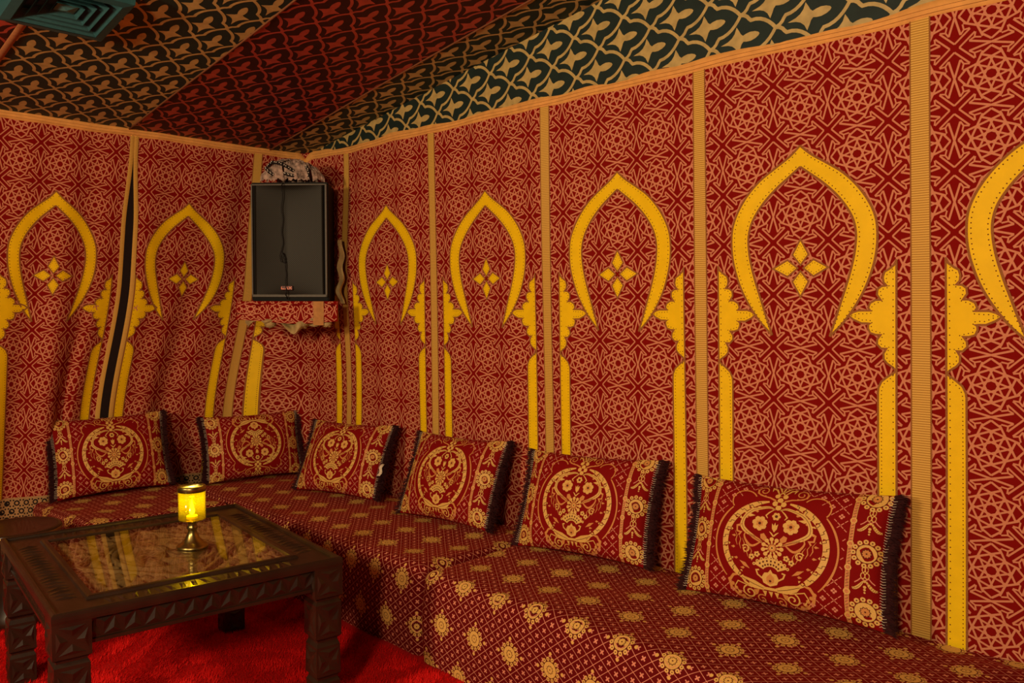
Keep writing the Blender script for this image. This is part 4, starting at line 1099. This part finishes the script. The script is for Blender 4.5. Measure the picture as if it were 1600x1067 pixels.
def scarf():
    root = thing('bundled_scarf', 'crumpled grey patterned scarf with beaded black edging on top of the loudspeaker', 'scarf')
    from mathutils import noise as mn
    # crumpled heap: overlapping wrinkled swags, each a strip of cloth thrown over the heap
    for k in range(7):
        nu, nv = 44, 16; V = []; F = []
        cx = -0.105 + 0.034 * k; wd = 0.030 + 0.006 * (k % 3); ln = 0.085 + 0.02 * ((k * 5) % 3); ang = 0.5 * math.sin(k * 2.3) + (0.35 if k > 3 else -0.25)
        hgt = 0.058 + 0.062 * math.sin(PI * (k + 0.9) / 7.6)
        for a in range(nu):
            t = a / (nu - 1) * 2 - 1
            for b in range(nv):
                q = b / (nv - 1) * 2 - 1
                lx = q * wd * (1 + 0.3 * math.sin(t * 4 + k)); ly = t * ln
                x = cx + lx * math.cos(ang) - ly * math.sin(ang); y = 0.055 + lx * math.sin(ang) + ly * math.cos(ang) * 0.75
                z = hgt * math.sqrt(max(0.0, 1 - abs(t) ** 2.4)) + 0.010 * math.cos(q * 1.5)
                w = mn.noise(Vector((x * 38 + k * 3, y * 38, z * 30))) * 0.011 + 0.007 * abs(math.sin(q * 7 + t * 3 + k)) + 0.004 * mn.noise(Vector((x * 110, y * 110, k)))
                V.append((x, max(-0.02, y - w * 0.6), max(0.003, z + w)))
        for a in range(nu - 1):
            for b in range(nv - 1): F.append((a * nv + b, a * nv + b + 1, (a + 1) * nv + b + 1, (a + 1) * nv + b))
        link('fold', mesh_from('fold', V, F, smooth=True), ['scarf'], root)
    # black beaded edgings
    for pts in ([(-0.115, -0.012, 0.085), (-0.085, -0.022, 0.106), (-0.045, -0.022, 0.100), (-0.005, -0.022, 0.082), (0.030, -0.018, 0.058)],
                [(-0.125, -0.014, 0.078), (-0.105, -0.022, 0.055), (-0.080, -0.022, 0.038)],
                [(-0.02, -0.022, 0.045), (0.01, -0.022, 0.036), (0.035, -0.020, 0.030)],
                [(0.098, -0.010, 0.085), (0.112, -0.012, 0.060), (0.112, -0.012, 0.020)]):
        q = [Vector((*p,)) for p in pts]; fine = []
        for a, b in zip(q, q[1:]):
            for t in np.linspace(0, 1, 6, endpoint=False): fine.append(a.lerp(b, t))
        fine.append(q[-1])
        bm = bmesh.new(); tube(bm, fine, 0.0085, 8); eb = bm_obj('edging', bm, 'scarf_border', root, True)
        bm = bmesh.new()
        for k, p in enumerate(fine[::2]):
            bmesh.ops.create_icosphere(bm, subdivisions=1, radius=0.0034, matrix=Matrix.Translation(p + Vector((0.002 * (-1) ** k, -0.0075, 0.002))))
        o = bm_obj('beads', bm, 'bead', eb, True); o['kind'] = 'stuff'
    local(root, FC + Vector((0, 0, SPZ1)))
scarf()

# loose tan ribbon sagging beside the speaker
def rag():
    def sf(U, V):
        return np.stack([0.425 + 0.03 * np.sin(V * 2.6) + U + 0.010 * np.sin(V * 15), -0.055 - 0.012 * np.sin(U * 160 + V * 6) - 0.010 * np.sin(V * 17) - 0.02 * np.sin(V * 3), 1.74 - V * 0.36], 1)
    cl = Cloth(sf); cl.grid(np.linspace(-0.022, 0.018, 14), np.linspace(0, 1, 40), 0, 0.0)
    o = cl.build('loose_ribbon', ['rag'], wr)
rag()

# ------------------------------------------------------------------ ceiling air vent
def vent():
    c = Vector((1.205, -1.705, 0)); n = Vector((SL, 0, -1)).normalized()      # faces down into the room
    ex = Vector((1, 0, SL)).normalized(); ey = Vector((0, 1, 0))
    root = thing('air_vent', 'teal square ceiling air diffuser with nested louvres', 'vent')
    def frame(name, a, za, b, zb, a2, za2):
        bm = bmesh.new()
        rg = [[bm.verts.new((e * r, f * r, z)) for e, f in ((-1, -1), (1, -1), (1, 1), (-1, 1))] for r, z in ((a, za), (b, zb), (a2, za2))]
        for A, B in zip(rg, rg[1:]):
            for t in range(4): bm.faces.new((A[t], A[(t + 1) % 4], B[(t + 1) % 4], B[t]))
        bmesh.ops.solidify(bm, geom=bm.faces[:], thickness=0.0015)
        return bm_obj(name, bm, 'vent', root)
    frame('outer_frame', 0.178, 0.0, 0.172, 0.052, 0.142, 0.056)
    for k, (a, b) in enumerate(((0.142, 0.112), (0.108, 0.080), (0.077, 0.050), (0.047, 0.022))):
        frame('louvre', a, 0.054 - 0.002 * k, b, 0.018 - 0.002 * k, b - 0.004, 0.016 - 0.002 * k)
    bm = bmesh.new(); v = [bm.verts.new((e * 0.034, f * 0.034, 0.036)) for e, f in ((-1, -1), (1, -1), (1, 1), (-1, 1))]; t = bm.verts.new((0, 0, 0.046))
    for k in range(4): bm.faces.new((v[k], v[(k + 1) % 4], t))
    bm.faces.new(v[::-1]); bm_obj('centre_cap', bm, 'vent', root)
    bm = bmesh.new(); bx(bm, -0.17, 0.17, -0.17, 0.17, 0.001, 0.004); bm_obj('back_plate', bm, 'vent', root)
    ey2 = n.cross(ex)
    root.matrix_world = Matrix.Translation(Vector((c.x, c.y, HT + SL * c.x - 0.004))) @ Matrix((ex, ey2, n)).transposed().to_4x4()
vent()
